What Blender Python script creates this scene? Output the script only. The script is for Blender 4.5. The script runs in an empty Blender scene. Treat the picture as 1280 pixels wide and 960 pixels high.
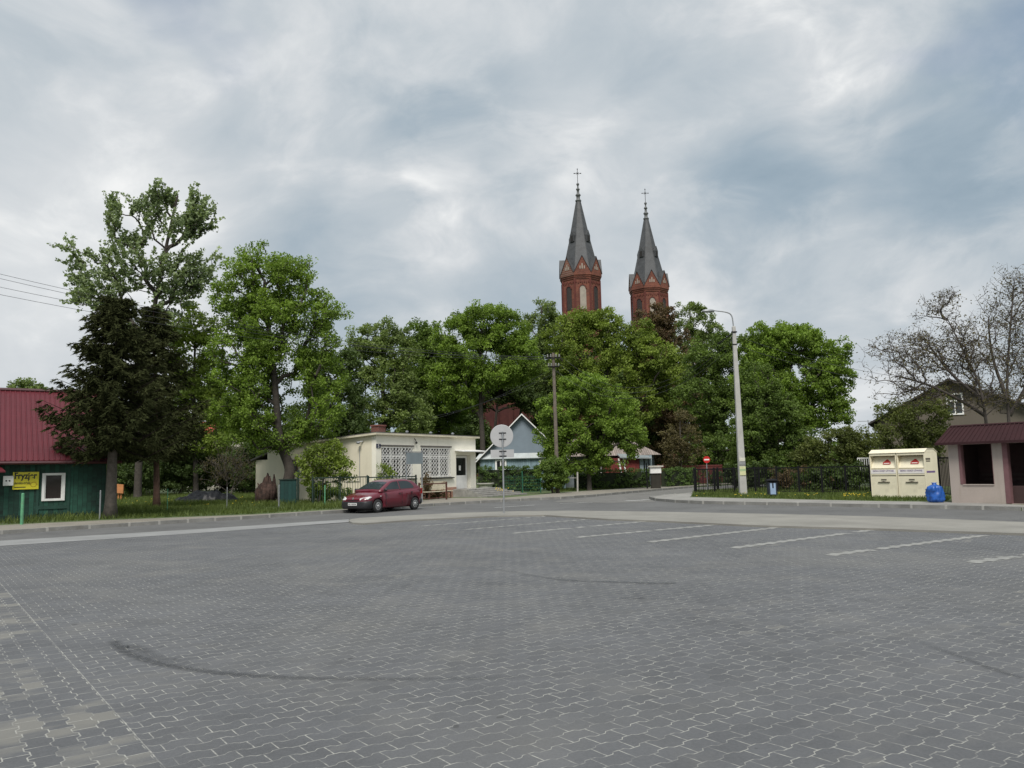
import bpy, bmesh, math, random
import numpy as np
from mathutils import Vector, Matrix, noise, geometry
R = math.radians
random.seed(7); rng = np.random.default_rng(11)
S = bpy.context.scene; COL = S.collection
# ------------------------------------------------------------------ camera
F = 1000.0; CAMH = 1.7
PITCH = math.atan(107/1000); ROLL = R(-1.2)
ROT = Matrix.Rotation(R(90)+PITCH, 3, 'X') @ Matrix.Rotation(ROLL, 3, 'Z')
CP = Vector((0, 0, CAMH))
def ray(px, py): return ROT @ Vector(((px-640)/F, (480-py)/F, -1))
def at(px, py, Y):
    d = ray(px, py); return CP + d*(Y/d.y)
def gp(px, py, z=0.0):
    d = ray(px, py); return CP + d*((z-CAMH)/d.z)
cam = bpy.data.cameras.new('camera'); co = bpy.data.objects.new('camera', cam); COL.objects.link(co)
cam.sensor_width = 36; cam.lens = 36*F/1280; cam.clip_end = 5000; cam.clip_start = .05
co.matrix_world = Matrix.Translation(CP) @ ROT.to_4x4(); S.camera = co

# ------------------------------------------------------------------ objects
def tag(o, label=None, cat=None, group=None, kind=None):
    if label: o['label'] = label
    if cat: o['category'] = cat
    if group: o['group'] = group
    if kind: o['kind'] = kind
    return o
def empty(name, loc=(0,0,0), rz=0, label=None, cat=None, group=None):
    o = bpy.data.objects.new(name, None); COL.objects.link(o)
    o.location = loc; o.rotation_euler = (0,0,rz); o.empty_display_size = .3
    return tag(o, label, cat, group)
def copy_tree(o, parent=None):
    c = o.copy(); COL.objects.link(c); c.parent = parent
    for ch in list(o.children): copy_tree(ch, c)
    return c
class MB:
    def __init__(s): s.v=[]; s.f=[]; s.m=[]
    def add(s, vs, fs, mi=0):
        b=len(s.v); s.v += [tuple(v) for v in vs]
        for f in fs: s.f.append([b+i for i in f]); s.m.append(mi)
        return s
    def bx(s, x0,x1,y0,y1,z0,z1, mi=0):
        v=[(x,y,z) for x in (x0,x1) for y in (y0,y1) for z in (z0,z1)]
        return s.add(v, [(0,1,3,2),(4,6,7,5),(0,4,5,1),(2,3,7,6),(0,2,6,4),(1,5,7,3)], mi)
    def quad(s, *p, mi=0): return s.add(p, [tuple(range(len(p)))], mi)
    def ext(s, pts, vec, mi=0):                     # polygon extruded along vec
        n=len(pts); vec=Vector(vec); a=[Vector(p) for p in pts]; b=[p+vec for p in a]
        return s.add(a+b, [tuple(range(n))[::-1], tuple(range(n,2*n))]+[(i,(i+1)%n,n+(i+1)%n,n+i) for i in range(n)], mi)
    def beam(s, p, q, w, h=None, mi=0, up=(0,0,1)):
        p=Vector(p); q=Vector(q); h=h or w; d=(q-p).normalized(); up=Vector(up)
        if abs(d.dot(up))>.98: up=Vector((0,1,0))
        a=d.cross(up).normalized(); b=a.cross(d)
        vs=[c+a*(i*w/2)+b*(j*h/2) for c in (p,q) for i,j in ((-1,-1),(1,-1),(1,1),(-1,1))]
        return s.add(vs,[(0,3,2,1),(4,5,6,7),(0,1,5,4),(1,2,6,5),(2,3,7,6),(3,0,4,7)],mi)
    def tube(s, pts, rad, n=8, mi=0, cap=True):
        pts=[Vector(p) for p in pts]; k=len(pts)
        if not hasattr(rad,'__len__'): rad=[rad]*k
        vs=[]; a=None
        for i,p in enumerate(pts):
            d=(pts[min(i+1,k-1)]-pts[max(i-1,0)]).normalized()
            if a is None:
                a=d.cross(Vector((0,0,1)) if abs(d.z)<.9 else Vector((1,0,0))).normalized()
            else:
                a=(a-d*a.dot(d)).normalized()
            b=d.cross(a)
            for j in range(n):
                t=2*math.pi*j/n; vs.append(p+(a*math.cos(t)+b*math.sin(t))*rad[i])
        fs=[(i*n+j,i*n+(j+1)%n,(i+1)*n+(j+1)%n,(i+1)*n+j) for i in range(k-1) for j in range(n)]
        if cap: fs+= [tuple(range(n))[::-1], tuple(range((k-1)*n,k*n))]
        return s.add(vs,fs,mi)
    def lathe(s, prof, c=(0,0,0), n=12, rot=0, mi=0, axis='z'):
        vs=[]
        for r,z in prof:
            for j in range(n):
                t=rot+2*math.pi*j/n; x,y=r*math.cos(t),r*math.sin(t)
                vs.append((c[0]+x,c[1]+y,c[2]+z) if axis=='z' else ((c[0]+x,c[1]+z,c[2]+y) if axis=='y' else (c[0]+z,c[1]+x,c[2]+y)))
        k=len(prof); fs=[(i*n+j,i*n+(j+1)%n,(i+1)*n+(j+1)%n,(i+1)*n+j) for i in range(k-1) for j in range(n)]
        fs+=[tuple(range(n))[::-1], tuple(range((k-1)*n,k*n))]
        return s.add(vs,fs,mi)
    def blob(s, c, rx, ry, rz, n=10, m=7, jit=0, mi=0, seed=0):
        vs=[]; 
        for i in range(1,m):
            ph=math.pi*i/m
            for j in range(n):
                t=2*math.pi*j/n
                q=Vector((math.sin(ph)*math.cos(t),math.sin(ph)*math.sin(t),math.cos(ph)))
                k=1+jit*noise.noise(q*2.3+Vector((seed*3.1,seed,0)))
                vs.append((c[0]+q.x*rx*k,c[1]+q.y*ry*k,c[2]+q.z*rz*k))
        vs.append((c[0],c[1],c[2]+rz)); vs.append((c[0],c[1],c[2]-rz)); T=len(vs)-2
        fs=[(i*n+j,(i+1)*n+j,(i+1)*n+(j+1)%n,i*n+(j+1)%n) for i in range(m-2) for j in range(n)]
        fs+=[(T,j,(j+1)%n) for j in range(n)]+[(T+1,(m-2)*n+(j+1)%n,(m-2)*n+j) for j in range(n)]
        return s.add(vs,fs,mi)
    def build(s, name, mats, parent=None, loc=(0,0,0), rz=0, smooth=False, bevel=0):
        me=bpy.data.meshes.new(name); me.from_pydata(s.v,[],s.f)
        if not isinstance(mats,(list,tuple)): mats=[mats]
        for m in mats: me.materials.append(m)
        if any(s.m): me.polygons.foreach_set('material_index', s.m)
        bm=bmesh.new(); bm.from_mesh(me); bmesh.ops.recalc_face_normals(bm, faces=bm.faces); bm.to_mesh(me); bm.free()
        if smooth: me.polygons.foreach_set('use_smooth',[True]*len(me.polygons))
        o=bpy.data.objects.new(name,me); COL.objects.link(o); o.location=loc; o.rotation_euler=(0,0,rz)
        if parent: o.parent=parent
        if bevel:
            b=o.modifiers.new('bevel','BEVEL'); b.width=bevel; b.segments=2; b.limit_method='ANGLE'; b.angle_limit=R(35)
        return o
def fast_mesh(name, verts, quads, mats, var=None, parent=None, loc=(0,0,0)):
    me=bpy.data.meshes.new(name); nv=len(verts); nf=len(quads)
    me.vertices.add(nv); me.vertices.foreach_set('co', np.asarray(verts,dtype=np.float32).ravel())
    me.loops.add(nf*4); me.loops.foreach_set('vertex_index', np.asarray(quads,dtype=np.int32).ravel())
    me.polygons.add(nf); me.polygons.foreach_set('loop_start', np.arange(0,nf*4,4,dtype=np.int32))
    me.polygons.foreach_set('loop_total', np.full(nf,4,dtype=np.int32))
    me.update(calc_edges=True)
    if var is not None:
        a=me.attributes.new('var','FLOAT','FACE'); a.data.foreach_set('value', np.asarray(var,dtype=np.float32))
    if not isinstance(mats,(list,tuple)): mats=[mats]
    for m in mats: me.materials.append(m)
    o=bpy.data.objects.new(name,me); COL.objects.link(o); o.location=loc
    if parent: o.parent=parent
    return o

# ------------------------------------------------------------------ node helper
class NT:
    def __init__(s, tree): s.t=tree; s.n=tree.nodes; s.l=tree.links
    def node(s, typ, **kw):
        x=s.n.new(typ)
        for k,v in kw.items(): setattr(x,k,v)
        return x
    def setin(s, sock, v):
        if hasattr(v,'is_linked') or isinstance(v,bpy.types.NodeSocket): s.l.new(v,sock)
        elif v is not None:
            if hasattr(sock.default_value,'__len__') and not hasattr(v,'__len__'): sock.default_value=[v]*len(sock.default_value)
            elif hasattr(v,'__len__') and len(sock.default_value)==4 and len(v)==3: sock.default_value=(*v,1)
            else: sock.default_value=v
    def m(s, op, a, b=None, c=None, clamp=False):
        x=s.node('ShaderNodeMath',operation=op,use_clamp=clamp)
        s.setin(x.inputs[0],a)
        if b is not None: s.setin(x.inputs[1],b)
        if c is not None: s.setin(x.inputs[2],c)
        return x.outputs[0]
    def mix(s, f, a, b, blend='MIX'):
        x=s.node('ShaderNodeMix',data_type='RGBA',blend_type=blend)
        s.setin(x.inputs[0],f); s.setin(x.inputs[6],a); s.setin(x.inputs[7],b); return x.outputs[2]
    def noise(s, vec, scale, detail=3, rough=.55, col=False, dist=0):
        x=s.node('ShaderNodeTexNoise'); 
        if vec is not None: s.l.new(vec,x.inputs['Vector'])
        x.inputs['Scale'].default_value=scale; x.inputs['Detail'].default_value=detail; x.inputs['Roughness'].default_value=rough
        x.inputs['Distortion'].default_value=dist
        return x.outputs['Color' if col else 'Fac']
    def mr(s, v, a,b,c=0,d=1, smooth=False):
        x=s.node('ShaderNodeMapRange'); x.interpolation_type='SMOOTHSTEP' if smooth else 'LINEAR'
        s.setin(x.inputs['Value'],v)
        for k,q in zip(('From Min','From Max','To Min','To Max'),(a,b,c,d)): x.inputs[k].default_value=q
        return x.outputs[0]
    def comb(s,x,y,z):
        n=s.node('ShaderNodeCombineXYZ')
        for i,v in enumerate((x,y,z)): s.setin(n.inputs[i],v)
        return n.outputs[0]
    def bump(s, h, strength=.3, dist=.01):
        b=s.node('ShaderNodeBump'); b.inputs['Strength'].default_value=strength; b.inputs['Distance'].default_value=dist
        s.l.new(h,b.inputs['Height']); return b.outputs[0]
def newmat(name):
    m=bpy.data.materials.new(name); m.use_nodes=True; t=m.node_tree; t.nodes.clear(); n=NT(t)
    out=n.node('ShaderNodeOutputMaterial'); p=n.node('ShaderNodeBsdfPrincipled'); t.links.new(p.outputs[0],out.inputs[0])
    return m,n,p,out
def texco(n, kind='Object'): return n.node('ShaderNodeTexCoord').outputs[kind]
MATS={}
def mat(name, col, rough=.7, var=.18, scale=3.0, metal=0, bump=0, dirt=None, spec=.5, fine=40):
    if name in MATS: return MATS[name]
    m,n,p,out=newmat(name); tc=texco(n)
    a=n.noise(tc,scale,5,.6); b=n.noise(tc,fine,2,.5)
    k=n.m('ADD', n.mr(a,.3,.7,1-var,1+var), n.mr(b,.3,.7,-var*.35,var*.35))
    c=n.mix(1.0, (*col,1), n.comb(k,k,k), 'MULTIPLY')
    if dirt:
        d=n.noise(tc,scale*.6,6,.7,dist=.6); c=n.mix(n.mr(d,.52,.68,0,dirt[3]), c, (*dirt[:3],1))
    n.setin(p.inputs['Base Color'],c); p.inputs['Roughness'].default_value=rough; p.inputs['Metallic'].default_value=metal
    p.inputs['Specular IOR Level'].default_value=spec
    if bump: n.setin(p.inputs['Normal'], n.bump(n.noise(tc,fine,4,.6),bump,.01))
    MATS[name]=m; return m
def leafmat(name, dark, light, trans=.35):
    m,n,p,out=newmat(name)
    at_=n.node('ShaderNodeAttribute',attribute_name='var').outputs['Fac']
    tc=texco(n); big=n.noise(tc,.45,3,.5)
    k=n.m('ADD', n.m('MULTIPLY',at_,.65), n.mr(big,.3,.7,-.1,.45))
    c=n.mix(k,(*dark,1),(*light,1))
    n.setin(p.inputs['Base Color'],c); p.inputs['Roughness'].default_value=.6; p.inputs['Specular IOR Level'].default_value=.2 if trans>0 else 0
    tr=n.node('ShaderNodeBsdfTranslucent'); n.setin(tr.inputs[0], n.mix(1.0,c,(1.2,1.3,.6,1),'MULTIPLY'))
    ms=n.node('ShaderNodeMixShader'); ms.inputs[0].default_value=trans
    n.l.new(p.outputs[0],ms.inputs[1]); n.l.new(tr.outputs[0],ms.inputs[2]); n.l.new(ms.outputs[0],out.inputs[0])
    return m
def stripes(name, c1, c2, axis=0, period=.14, width=.12, rough=.6, var=.25, bump=.5, wob=0, rot=0):
    """boards / ribs running across one axis in object space"""
    m,n,p,out=newmat(name); tc=texco(n)
    sx=n.node('ShaderNodeSeparateXYZ'); n.l.new(tc,sx.inputs[0])
    u=n.m('DIVIDE',sx.outputs[axis],period); fr=n.m('FRACT',u); idx=n.m('FLOOR',u)
    wn=n.node('ShaderNodeTexWhiteNoise',noise_dimensions='1D'); n.l.new(idx,wn.inputs['W'])
    gap=n.m('LESS_THAN', fr, width)
    v3=n.comb(n.m('MULTIPLY',idx,3.7), n.m('MULTIPLY',sx.outputs[2],1.2), sx.outputs[(axis+1)%2])
    k=n.m('ADD', n.mr(wn.outputs[0],0,1,1-var,1+var), n.mr(n.noise(v3,3,5,.65),.3,.7,-var,var))
    c=n.mix(1.0,(*c1,1),n.comb(k,k,k),'MULTIPLY'); c=n.mix(gap,c,(*c2,1))
    n.setin(p.inputs['Base Color'],c); p.inputs['Roughness'].default_value=rough
    if bump: n.setin(p.inputs['Normal'], n.bump(n.m('SUBTRACT',1,gap),bump,.015))
    return m
def brickmat(name, c1, c2, mortar, scale=1.0, bw=.26, bh=.075):
    m,n,p,out=newmat(name); tc=texco(n); sx=n.node('ShaderNodeSeparateXYZ'); n.l.new(tc,sx.inputs[0])
    vec=n.comb(n.m('ADD',sx.outputs[0],sx.outputs[1]), sx.outputs[2], 0.0)
    b=n.node('ShaderNodeTexBrick'); n.l.new(vec,b.inputs['Vector']); b.inputs['Scale'].default_value=scale
    b.inputs['Color1'].default_value=(*c1,1); b.inputs['Color2'].default_value=(*c2,1); b.inputs['Mortar'].default_value=(*mortar,1)
    b.inputs['Brick Width'].default_value=bw; b.inputs['Row Height'].default_value=bh; b.inputs['Mortar Size'].default_value=.008
    k=n.mr(n.noise(tc,.7,5,.65),.3,.7,.7,1.25)
    n.setin(p.inputs['Base Color'], n.mix(1.0,b.outputs[0],n.comb(k,k,k),'MULTIPLY')); p.inputs['Roughness'].default_value=.85
    return m
def glassmat(name, col=(.02,.025,.03), rough=.08):
    m,n,p,out=newmat(name); n.setin(p.inputs['Base Color'],(*col,1)); p.inputs['Roughness'].default_value=rough
    p.inputs['Specular IOR Level'].default_value=.35
    n.setin(p.inputs['Normal'], n.bump(n.noise(texco(n),1.5,2,.5),.05,.05)); return m

class Frame:
    """a wall plane: origin + heading; hit() gives local (u, z) of a picture point on it"""
    def __init__(s, p, ang): s.p=Vector((p[0],p[1],0)); s.a=ang; s.d=Vector((math.cos(ang),math.sin(ang),0)); s.n=Vector((-math.sin(ang),math.cos(ang),0))
    def hit(s, px, py, off=0):
        r=ray(px,py); o=s.p+s.n*off; t=(o-CP).dot(s.n)/r.dot(s.n); q=CP+r*t
        return (q-s.p).dot(s.d), q.z
    def u(s,px,py=590,off=0): return s.hit(px,py,off)[0]
    def z(s,px,py,off=0): return s.hit(px,py,off)[1]
def text(body, size, parent, loc, rot, m, name='lettering', ext=.004, bold=0, align='LEFT', sx=1):
    c=bpy.data.curves.new(name,'FONT'); c.body=body; c.size=size; c.extrude=ext; c.offset=bold; c.align_x=align
    t=bpy.data.objects.new(name,c); COL.objects.link(t); bpy.context.view_layer.update()
    me=bpy.data.meshes.new_from_object(t.evaluated_get(bpy.context.evaluated_depsgraph_get())); bpy.data.objects.remove(t)
    me.materials.clear(); me.materials.append(m)
    o=bpy.data.objects.new(name,me); COL.objects.link(o); o.parent=parent; o.location=loc; o.rotation_euler=rot; o.scale=(sx,1,1)
    return o

# ------------------------------------------------------------------ render + light
S.view_settings.view_transform='Standard'; S.view_settings.look='None'; S.view_settings.exposure=.16; S.view_settings.gamma=1
S.view_settings.use_curve_mapping=False
SUN_EL=R(54); SUN_AZ=Vector((-.08,-.99,0)).normalized()       # direction towards the sun (left, behind the camera)
sd=Vector((SUN_AZ.x*math.cos(SUN_EL),SUN_AZ.y*math.cos(SUN_EL),math.sin(SUN_EL)))
sl=bpy.data.lights.new('sun','SUN'); sl.energy=3.0; sl.angle=R(24); sl.color=(1,.96,.90)
so=bpy.data.objects.new('sun',sl); COL.objects.link(so); so.rotation_euler=(-sd).to_track_quat('-Z','Y').to_euler()
W=bpy.data.worlds.new('World'); S.world=W; W.use_nodes=True; W.node_tree.nodes.clear(); n=NT(W.node_tree)
out=n.node('ShaderNodeOutputWorld'); bg=n.node('ShaderNodeBackground'); n.l.new(bg.outputs[0],out.inputs[0])
sky=n.node('ShaderNodeTexSky',sky_type='NISHITA'); sky.sun_disc=False; sky.sun_elevation=SUN_EL
sky.sun_rotation=math.atan2(SUN_AZ.x,SUN_AZ.y)
tc=texco(n,'Generated'); sx=n.node('ShaderNodeSeparateXYZ'); n.l.new(tc,sx.inputs[0])
cv=n.comb(sx.outputs[0],sx.outputs[1],n.m('MULTIPLY',sx.outputs[2],1.6))
wv=n.node('ShaderNodeVectorMath',operation='ADD'); n.l.new(cv,wv.inputs[0])
wsc=n.node('ShaderNodeVectorMath',operation='SCALE'); n.l.new(n.noise(cv,2.2,3,.5,col=True),wsc.inputs[0]); wsc.inputs['Scale'].default_value=.35; n.l.new(wsc.outputs[0],wv.inputs[1]); cw=wv.outputs[0]
big=n.noise(cw,1.9,4,.5); mid=n.noise(cw,4.6,9,.56); fine=n.noise(cw,11,8,.6)
puff=n.mr(mid,.47,.60,0,1,True)
lum=n.m('ADD',n.m('ADD',n.m('MULTIPLY',big,.45),n.m('MULTIPLY',mid,.25)),n.m('MULTIPLY',fine,.10)); lum=n.m('ADD',lum,.145)
lum=n.m('ADD',lum,n.m('MULTIPLY',puff,.03)); lum=n.m('SUBTRACT',lum,.0)
lum=n.m('ADD',lum,n.m('MULTIPLY',n.m('MULTIPLY',puff,n.m('SUBTRACT',fine,.45)),.16))
def blob(px,py,w,amp,tex=1):
    global lum
    d=ray(px,py).normalized(); vm=n.node('ShaderNodeVectorMath',operation='DOT_PRODUCT'); n.l.new(tc,vm.inputs[0]); vm.inputs[1].default_value=d
    c0=math.cos(w); q=n.m('MULTIPLY',n.mr(vm.outputs['Value'],c0,1,0,1,True),amp)
    if tex: q=n.m('MULTIPLY',q,n.mr(mid,.38,.58,.25,1.25))
    lum=n.m('ADD',lum,q)
for b in ((1060,45,.15,.12),(1090,75,.06,.05),(1120,105,.025,.06),(545,275,.09,.13),(490,290,.10,.09),(130,120,.26,.06,0),(60,420,.3,.06,0),(440,345,.12,-.05,0),(1240,250,.20,-.035,0),(1130,240,.14,-.025,0),
          (580,180,.14,-.08,0),(330,205,.12,-.05,0),(800,60,.14,-.03,0),(760,180,.10,.02),(940,265,.12,-.08,0),(1100,385,.14,.07),(900,350,.12,.06),(640,370,.10,-.03,0),(420,40,.20,-.01,0),(1060,155,.06,.07),(660,250,.07,.05),(220,250,.08,.03)): blob(*b)
lum=n.m('ADD',n.m('MULTIPLY',n.m('SUBTRACT',lum,.56),1.08),.572)
ramp=n.node('ShaderNodeValToRGB'); n.l.new(lum,ramp.inputs[0]); e=ramp.color_ramp.elements
e[0].position=.38; e[0].color=(.245,.325,.395,1); e[1].position=.80; e[1].color=(.80,.81,.81,1)
for p_,c_ in ((.45,(.32,.395,.46)),(.51,(.405,.465,.515)),(.57,(.485,.532,.57)),(.65,(.585,.615,.640))):
    x=e.new(p_); x.color=(*c_,1)
K=10.0
zk=n.m('MULTIPLY',n.mr(sx.outputs[2],.55,1,1,1.5,True),K); cl=n.mix(1.0,ramp.outputs[0],n.comb(zk,zk,zk),'MULTIPLY')
gapf=n.mr(n.noise(cv,2.3,4,.5),.30,.40,.35,.0,True)
n.setin(bg.inputs[0], n.mix(gapf,cl,n.mix(1.0,sky.outputs[0],(1.1,1.1,1.1,1),'MULTIPLY'))); bg.inputs[1].default_value=.1
# ------------------------------------------------------------------ ground
def tess(pts):
    return geometry.tessellate_polygon([[Vector((p[0],p[1],0)) for p in pts]])
def sheet(name, pts, z, m, skirt=0, kind='structure', subdiv=0):
    mb=MB(); vs=[(p[0],p[1],z) for p in pts]; mb.add(vs, tess(pts))
    if skirt:
        k=len(pts); vb=[(p[0],p[1],z-skirt) for p in pts]
        mb.add(vs+vb, [(i,(i+1)%k,k+(i+1)%k,k+i) for i in range(k)])
    o=mb.build(name,m); 
    if kind: o['kind']=kind
    return o
def P(lst, z=0): return [gp(x,y,z) for x,y in lst]
U=Vector((.8,.6,0)); V=Vector((.6,-.8,0))

# paver material
m,n,p,out=newmat('paver_paving'); tc=texco(n); sx=n.node('ShaderNodeSeparateXYZ'); n.l.new(tc,sx.inputs[0]); X,Y_=sx.outputs[0],sx.outputs[1]
nb=n.noise(tc,9,2,.5,col=True); nbs=n.node('ShaderNodeSeparateXYZ'); n.l.new(nb,nbs.inputs[0])
X=n.m('ADD',X,n.m('MULTIPLY',n.m('SUBTRACT',nbs.outputs[0],.5),.012)); Y_=n.m('ADD',Y_,n.m('MULTIPLY',n.m('SUBTRACT',nbs.outputs[1],.5),.012))
u0=n.m('ADD',n.m('MULTIPLY',X,.8),n.m('MULTIPLY',Y_,.6)); v0=n.m('SUBTRACT',n.m('MULTIPLY',Y_,.8),n.m('MULTIPLY',X,.6))
left=n.m('LESS_THAN',u0,1.27)
def sel(a,b): # left ? b : a
    return n.m('ADD',n.m('MULTIPLY',a,n.m('SUBTRACT',1,left)),n.m('MULTIPLY',b,left))
u=sel(u0,v0); v=sel(v0,n.m('SUBTRACT',u0,1.27))
L=.225; H=.152
ph=n.m('FRACT',n.m('DIVIDE',u,L)); tri=n.m('SUBTRACT',n.m('ABSOLUTE',n.m('SUBTRACT',ph,.5)),.25)   # -.25..25
wave=n.m('MULTIPLY',n.m('MAXIMUM',n.m('MINIMUM',n.m('MULTIPLY',tri,5.0),.30),-.30),.045)
vw=n.m('DIVIDE',n.m('ADD',v,wave),H)
row=n.m('FLOOR',vw); fv=n.m('FRACT',vw)
odd=n.m('MODULO',n.m('ABSOLUTE',row),2); us=n.m('ADD',n.m('ADD',n.m('DIVIDE',u,L),n.m('MULTIPLY',odd,.5)),.0)
cu=n.m('FLOOR',us); fu=n.m('FRACT',us)
dv=n.m('MULTIPLY',n.m('MINIMUM',fv,n.m('SUBTRACT',1,fv)),H); du=n.m('MULTIPLY',n.m('MINIMUM',fu,n.m('SUBTRACT',1,fu)),L)
d=n.m('MINIMUM',dv,du)
bd=n.m('ABSOLUTE',n.m('SUBTRACT',u0,1.27)); d=n.m('MINIMUM',d,bd)
joint=n.mr(d,.0030,.0058,1,0)
jn=n.noise(tc,2.2,4,.6); jn2=n.noise(tc,14,2,.6)
jstr=n.m('MULTIPLY',joint,n.m('MULTIPLY',n.mr(jn,.36,.58,.22,1),n.mr(jn2,.38,.58,.3,1.1)),clamp=True)
wn=n.node('ShaderNodeTexWhiteNoise',noise_dimensions='3D'); n.l.new(n.comb(cu,row,left),wn.inputs['Vector'])
k=n.m('ADD',n.mr(wn.outputs[0],0,1,.93,1.07),n.mr(n.noise(tc,.35,5,.6),.3,.7,-.13,.13))
k=n.m('ADD',k,n.mr(n.noise(tc,60,3,.6),.3,.7,-.10,.10)); k=n.m('ADD',k,n.mr(n.noise(tc,1.6,4,.65),.3,.7,-.07,.07))
c=n.mix(1.0,(.103,.105,.109,1),n.comb(k,k,k),'MULTIPLY')
warm=n.mr(n.noise(tc,.9,4,.6,dist=.5),.52,.70,0,.3); c=n.mix(warm,c,(.185,.178,.162,1))
# sand swept over some pavers of the left field and here and there elsewhere
sandp=n.m('ADD',n.noise(n.comb(n.m('MULTIPLY',u0,.45),n.m('MULTIPLY',v0,1.5),0.0),.8,4,.6),n.m('MULTIPLY',n.m('SUBTRACT',wn.outputs[0],.5),.16))
sandp=n.m('ADD',sandp,n.m('MULTIPLY',left,.125)); c=n.mix(n.mr(sandp,.68,.76,0,.55),c,(.22,.21,.18,1))
dk=n.noise(tc,.8,5,.7,dist=1.0); c=n.mix(n.mr(dk,.62,.74,0,.5),c,(.06,.06,.062,1)); sp=n.noise(tc,5.5,2,.5); c=n.mix(n.mr(sp,.73,.76,0,.6),c,(.035,.035,.036,1)); lm=n.noise(tc,.22,4,.6,dist=.8); c=n.mix(n.mr(lm,.50,.68,0,.35),c,(.155,.152,.142,1))
c=n.mix(jstr,c,(.33,.325,.295,1))
n.setin(p.inputs['Base Color'],c); p.inputs['Roughness'].default_value=.8; p.inputs['Specular IOR Level'].default_value=.3
hgt=n.m('ADD',n.m('SUBTRACT',1,n.mr(d,.001,.008,1,0)),n.m('MULTIPLY',n.noise(tc,60,3,.6),.25)); n.setin(p.inputs['Normal'],n.bump(hgt,.35,.006))
M_paver=m
def asphalt(name,col,crk=.5):
    m,n,p,out=newmat(name); tc=texco(n)
    k=n.m('ADD',n.mr(n.noise(tc,.4,6,.65),.3,.7,.82,1.18),n.mr(n.noise(tc,45,3,.6),.3,.7,-.15,.15))
    c=n.mix(1.0,(*col,1),n.comb(k,k,k),'MULTIPLY')
    v=n.node('ShaderNodeTexVoronoi',feature='DISTANCE_TO_EDGE'); n.l.new(n.noise(tc,1.5,3,.6,col=True,dist=.2),v.inputs['Vector']) if False else None
    st=n.noise(tc,1.1,5,.7,dist=1.2); c=n.mix(n.mr(st,.56,.64,0,crk),c,(col[0]*.6,col[1]*.6,col[2]*.62,1))
    n.setin(p.inputs['Base Color'],c); p.inputs['Roughness'].default_value=.85; p.inputs['Specular IOR Level'].default_value=.3
    n.setin(p.inputs['Normal'],n.bump(n.noise(tc,50,3,.6),.3,.01)); return m
M_asph=asphalt('asphalt',(.12,.119,.116)); M_asph2=asphalt('side_asphalt',(.155,.15,.14))
M_conc=mat('concrete_slab',(.225,.215,.19),.85,.15,.6,bump=.3,dirt=(.17,.16,.14,.5))
M_walk=mat('sidewalk_slab',(.22,.20,.165),.85,.2,.8,bump=.3,dirt=(.2,.18,.15,.6))
M_kerb=mat('kerb_stone',(.21,.205,.19),.8,.25,1.6,bump=.3,dirt=(.14,.13,.11,.6))
M_light=mat('light_paver',(.25,.247,.23),.8,.2,2.5,bump=.2,dirt=(.15,.15,.15,.8))
M_soil=mat('turf_soil',(.075,.105,.035),.95,.35,.5,bump=.5,dirt=(.13,.11,.07,.5))
big_=4000
g=MB(); g.quad((-big_,-big_,-.012),(big_,-big_,-.012),(big_,big_,-.012),(-big_,big_,-.012)); g.build('ground',M_soil)['kind']='structure'
# main road (asphalt sheet under everything)
sheet('road',[(-70,-30),(70,-30),(70,75),(-70,75)],0.0,M_asph)
# paved lot
lot_far=[(-500,720),(0,683),(435,653.5),(500,650.5),(545,648),(620,644.5),(680,643.5),(761,648.5),(820,650.5),(950,656.5),(1100,660.5),(1280,666.5),(1600,677)]
lot=P(lot_far)+[Vector((40,-20,0)),Vector((-40,-20,0))]
sheet('paved_square',lot,.008,M_paver)
# gutter strip along the left road edge
sheet('gutter_strip',P([(-500,712),(0,676.5),(230,663),(436,649.5),(436,653),(230,668),(0,683),(-500,720)]),.013,mat('gutter',(.235,.235,.23),.85,.15,.8,bump=.3))
# concrete apron / island
apr_top=[(1600,662),(1280,652.5),(1100,645.5),(950,642),(820,639.5),(724,638.2),(630,639),(560,641.5),(485,645.3),(450,647.3),(438,649)]
apr_bot=[(436,651),(440,653),(455,654),(500,650.7),(545,648.2),(620,644.6),(680,643.6),(761,648.6),(820,650.6),(950,656.6),(1100,660.6),(1280,666.6),(1600,678)]
sheet('concrete_apron',P(apr_top+apr_bot,.06),.06,M_conc,skirt=.07)
# asphalt tone of the side street and the right arm
sheet('side_street',P([(690,626.5),(745,621),(790,616.5),(866,609.8),(960,603.5),(1010,600.8),(1000,606),(885,613.5),(868,618),(830,621),(812,624),(820,627.5),(760,629),(700,628)]),.006,M_asph2)
# raised land left of the side street
kerbL=[(-600,707),(-200,681),(0,668),(160,658),(300,649.5),(431,641),(541,632.5),(600,629),(650,626.3),(700,624),(745,620.5),(790,616.2),(866,609.5),(960,603.2),(1010,600.5)]
KL=P(kerbL)
landL=KL+[Vector((400,400,0)),Vector((-500,400,0)),Vector((-500,40,0))]
sheet('lawn',landL,.105,M_soil,skirt=.13)
kerbR=[(1700,653),(1280,638.5),(1100,634.5),(1040,633.2),(960,631.5),(880,630),(845,628.3),(820,626),(812,623.8),(830,621),(866,618),(884,613.8),(1000,606.3)]
KR=P(kerbR)
landR=KR+[Vector((300,170,0)),Vector((300,30,0)),Vector((60,4,0))]
sheet('verge',landR,.105,M_soil,skirt=.13)
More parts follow.
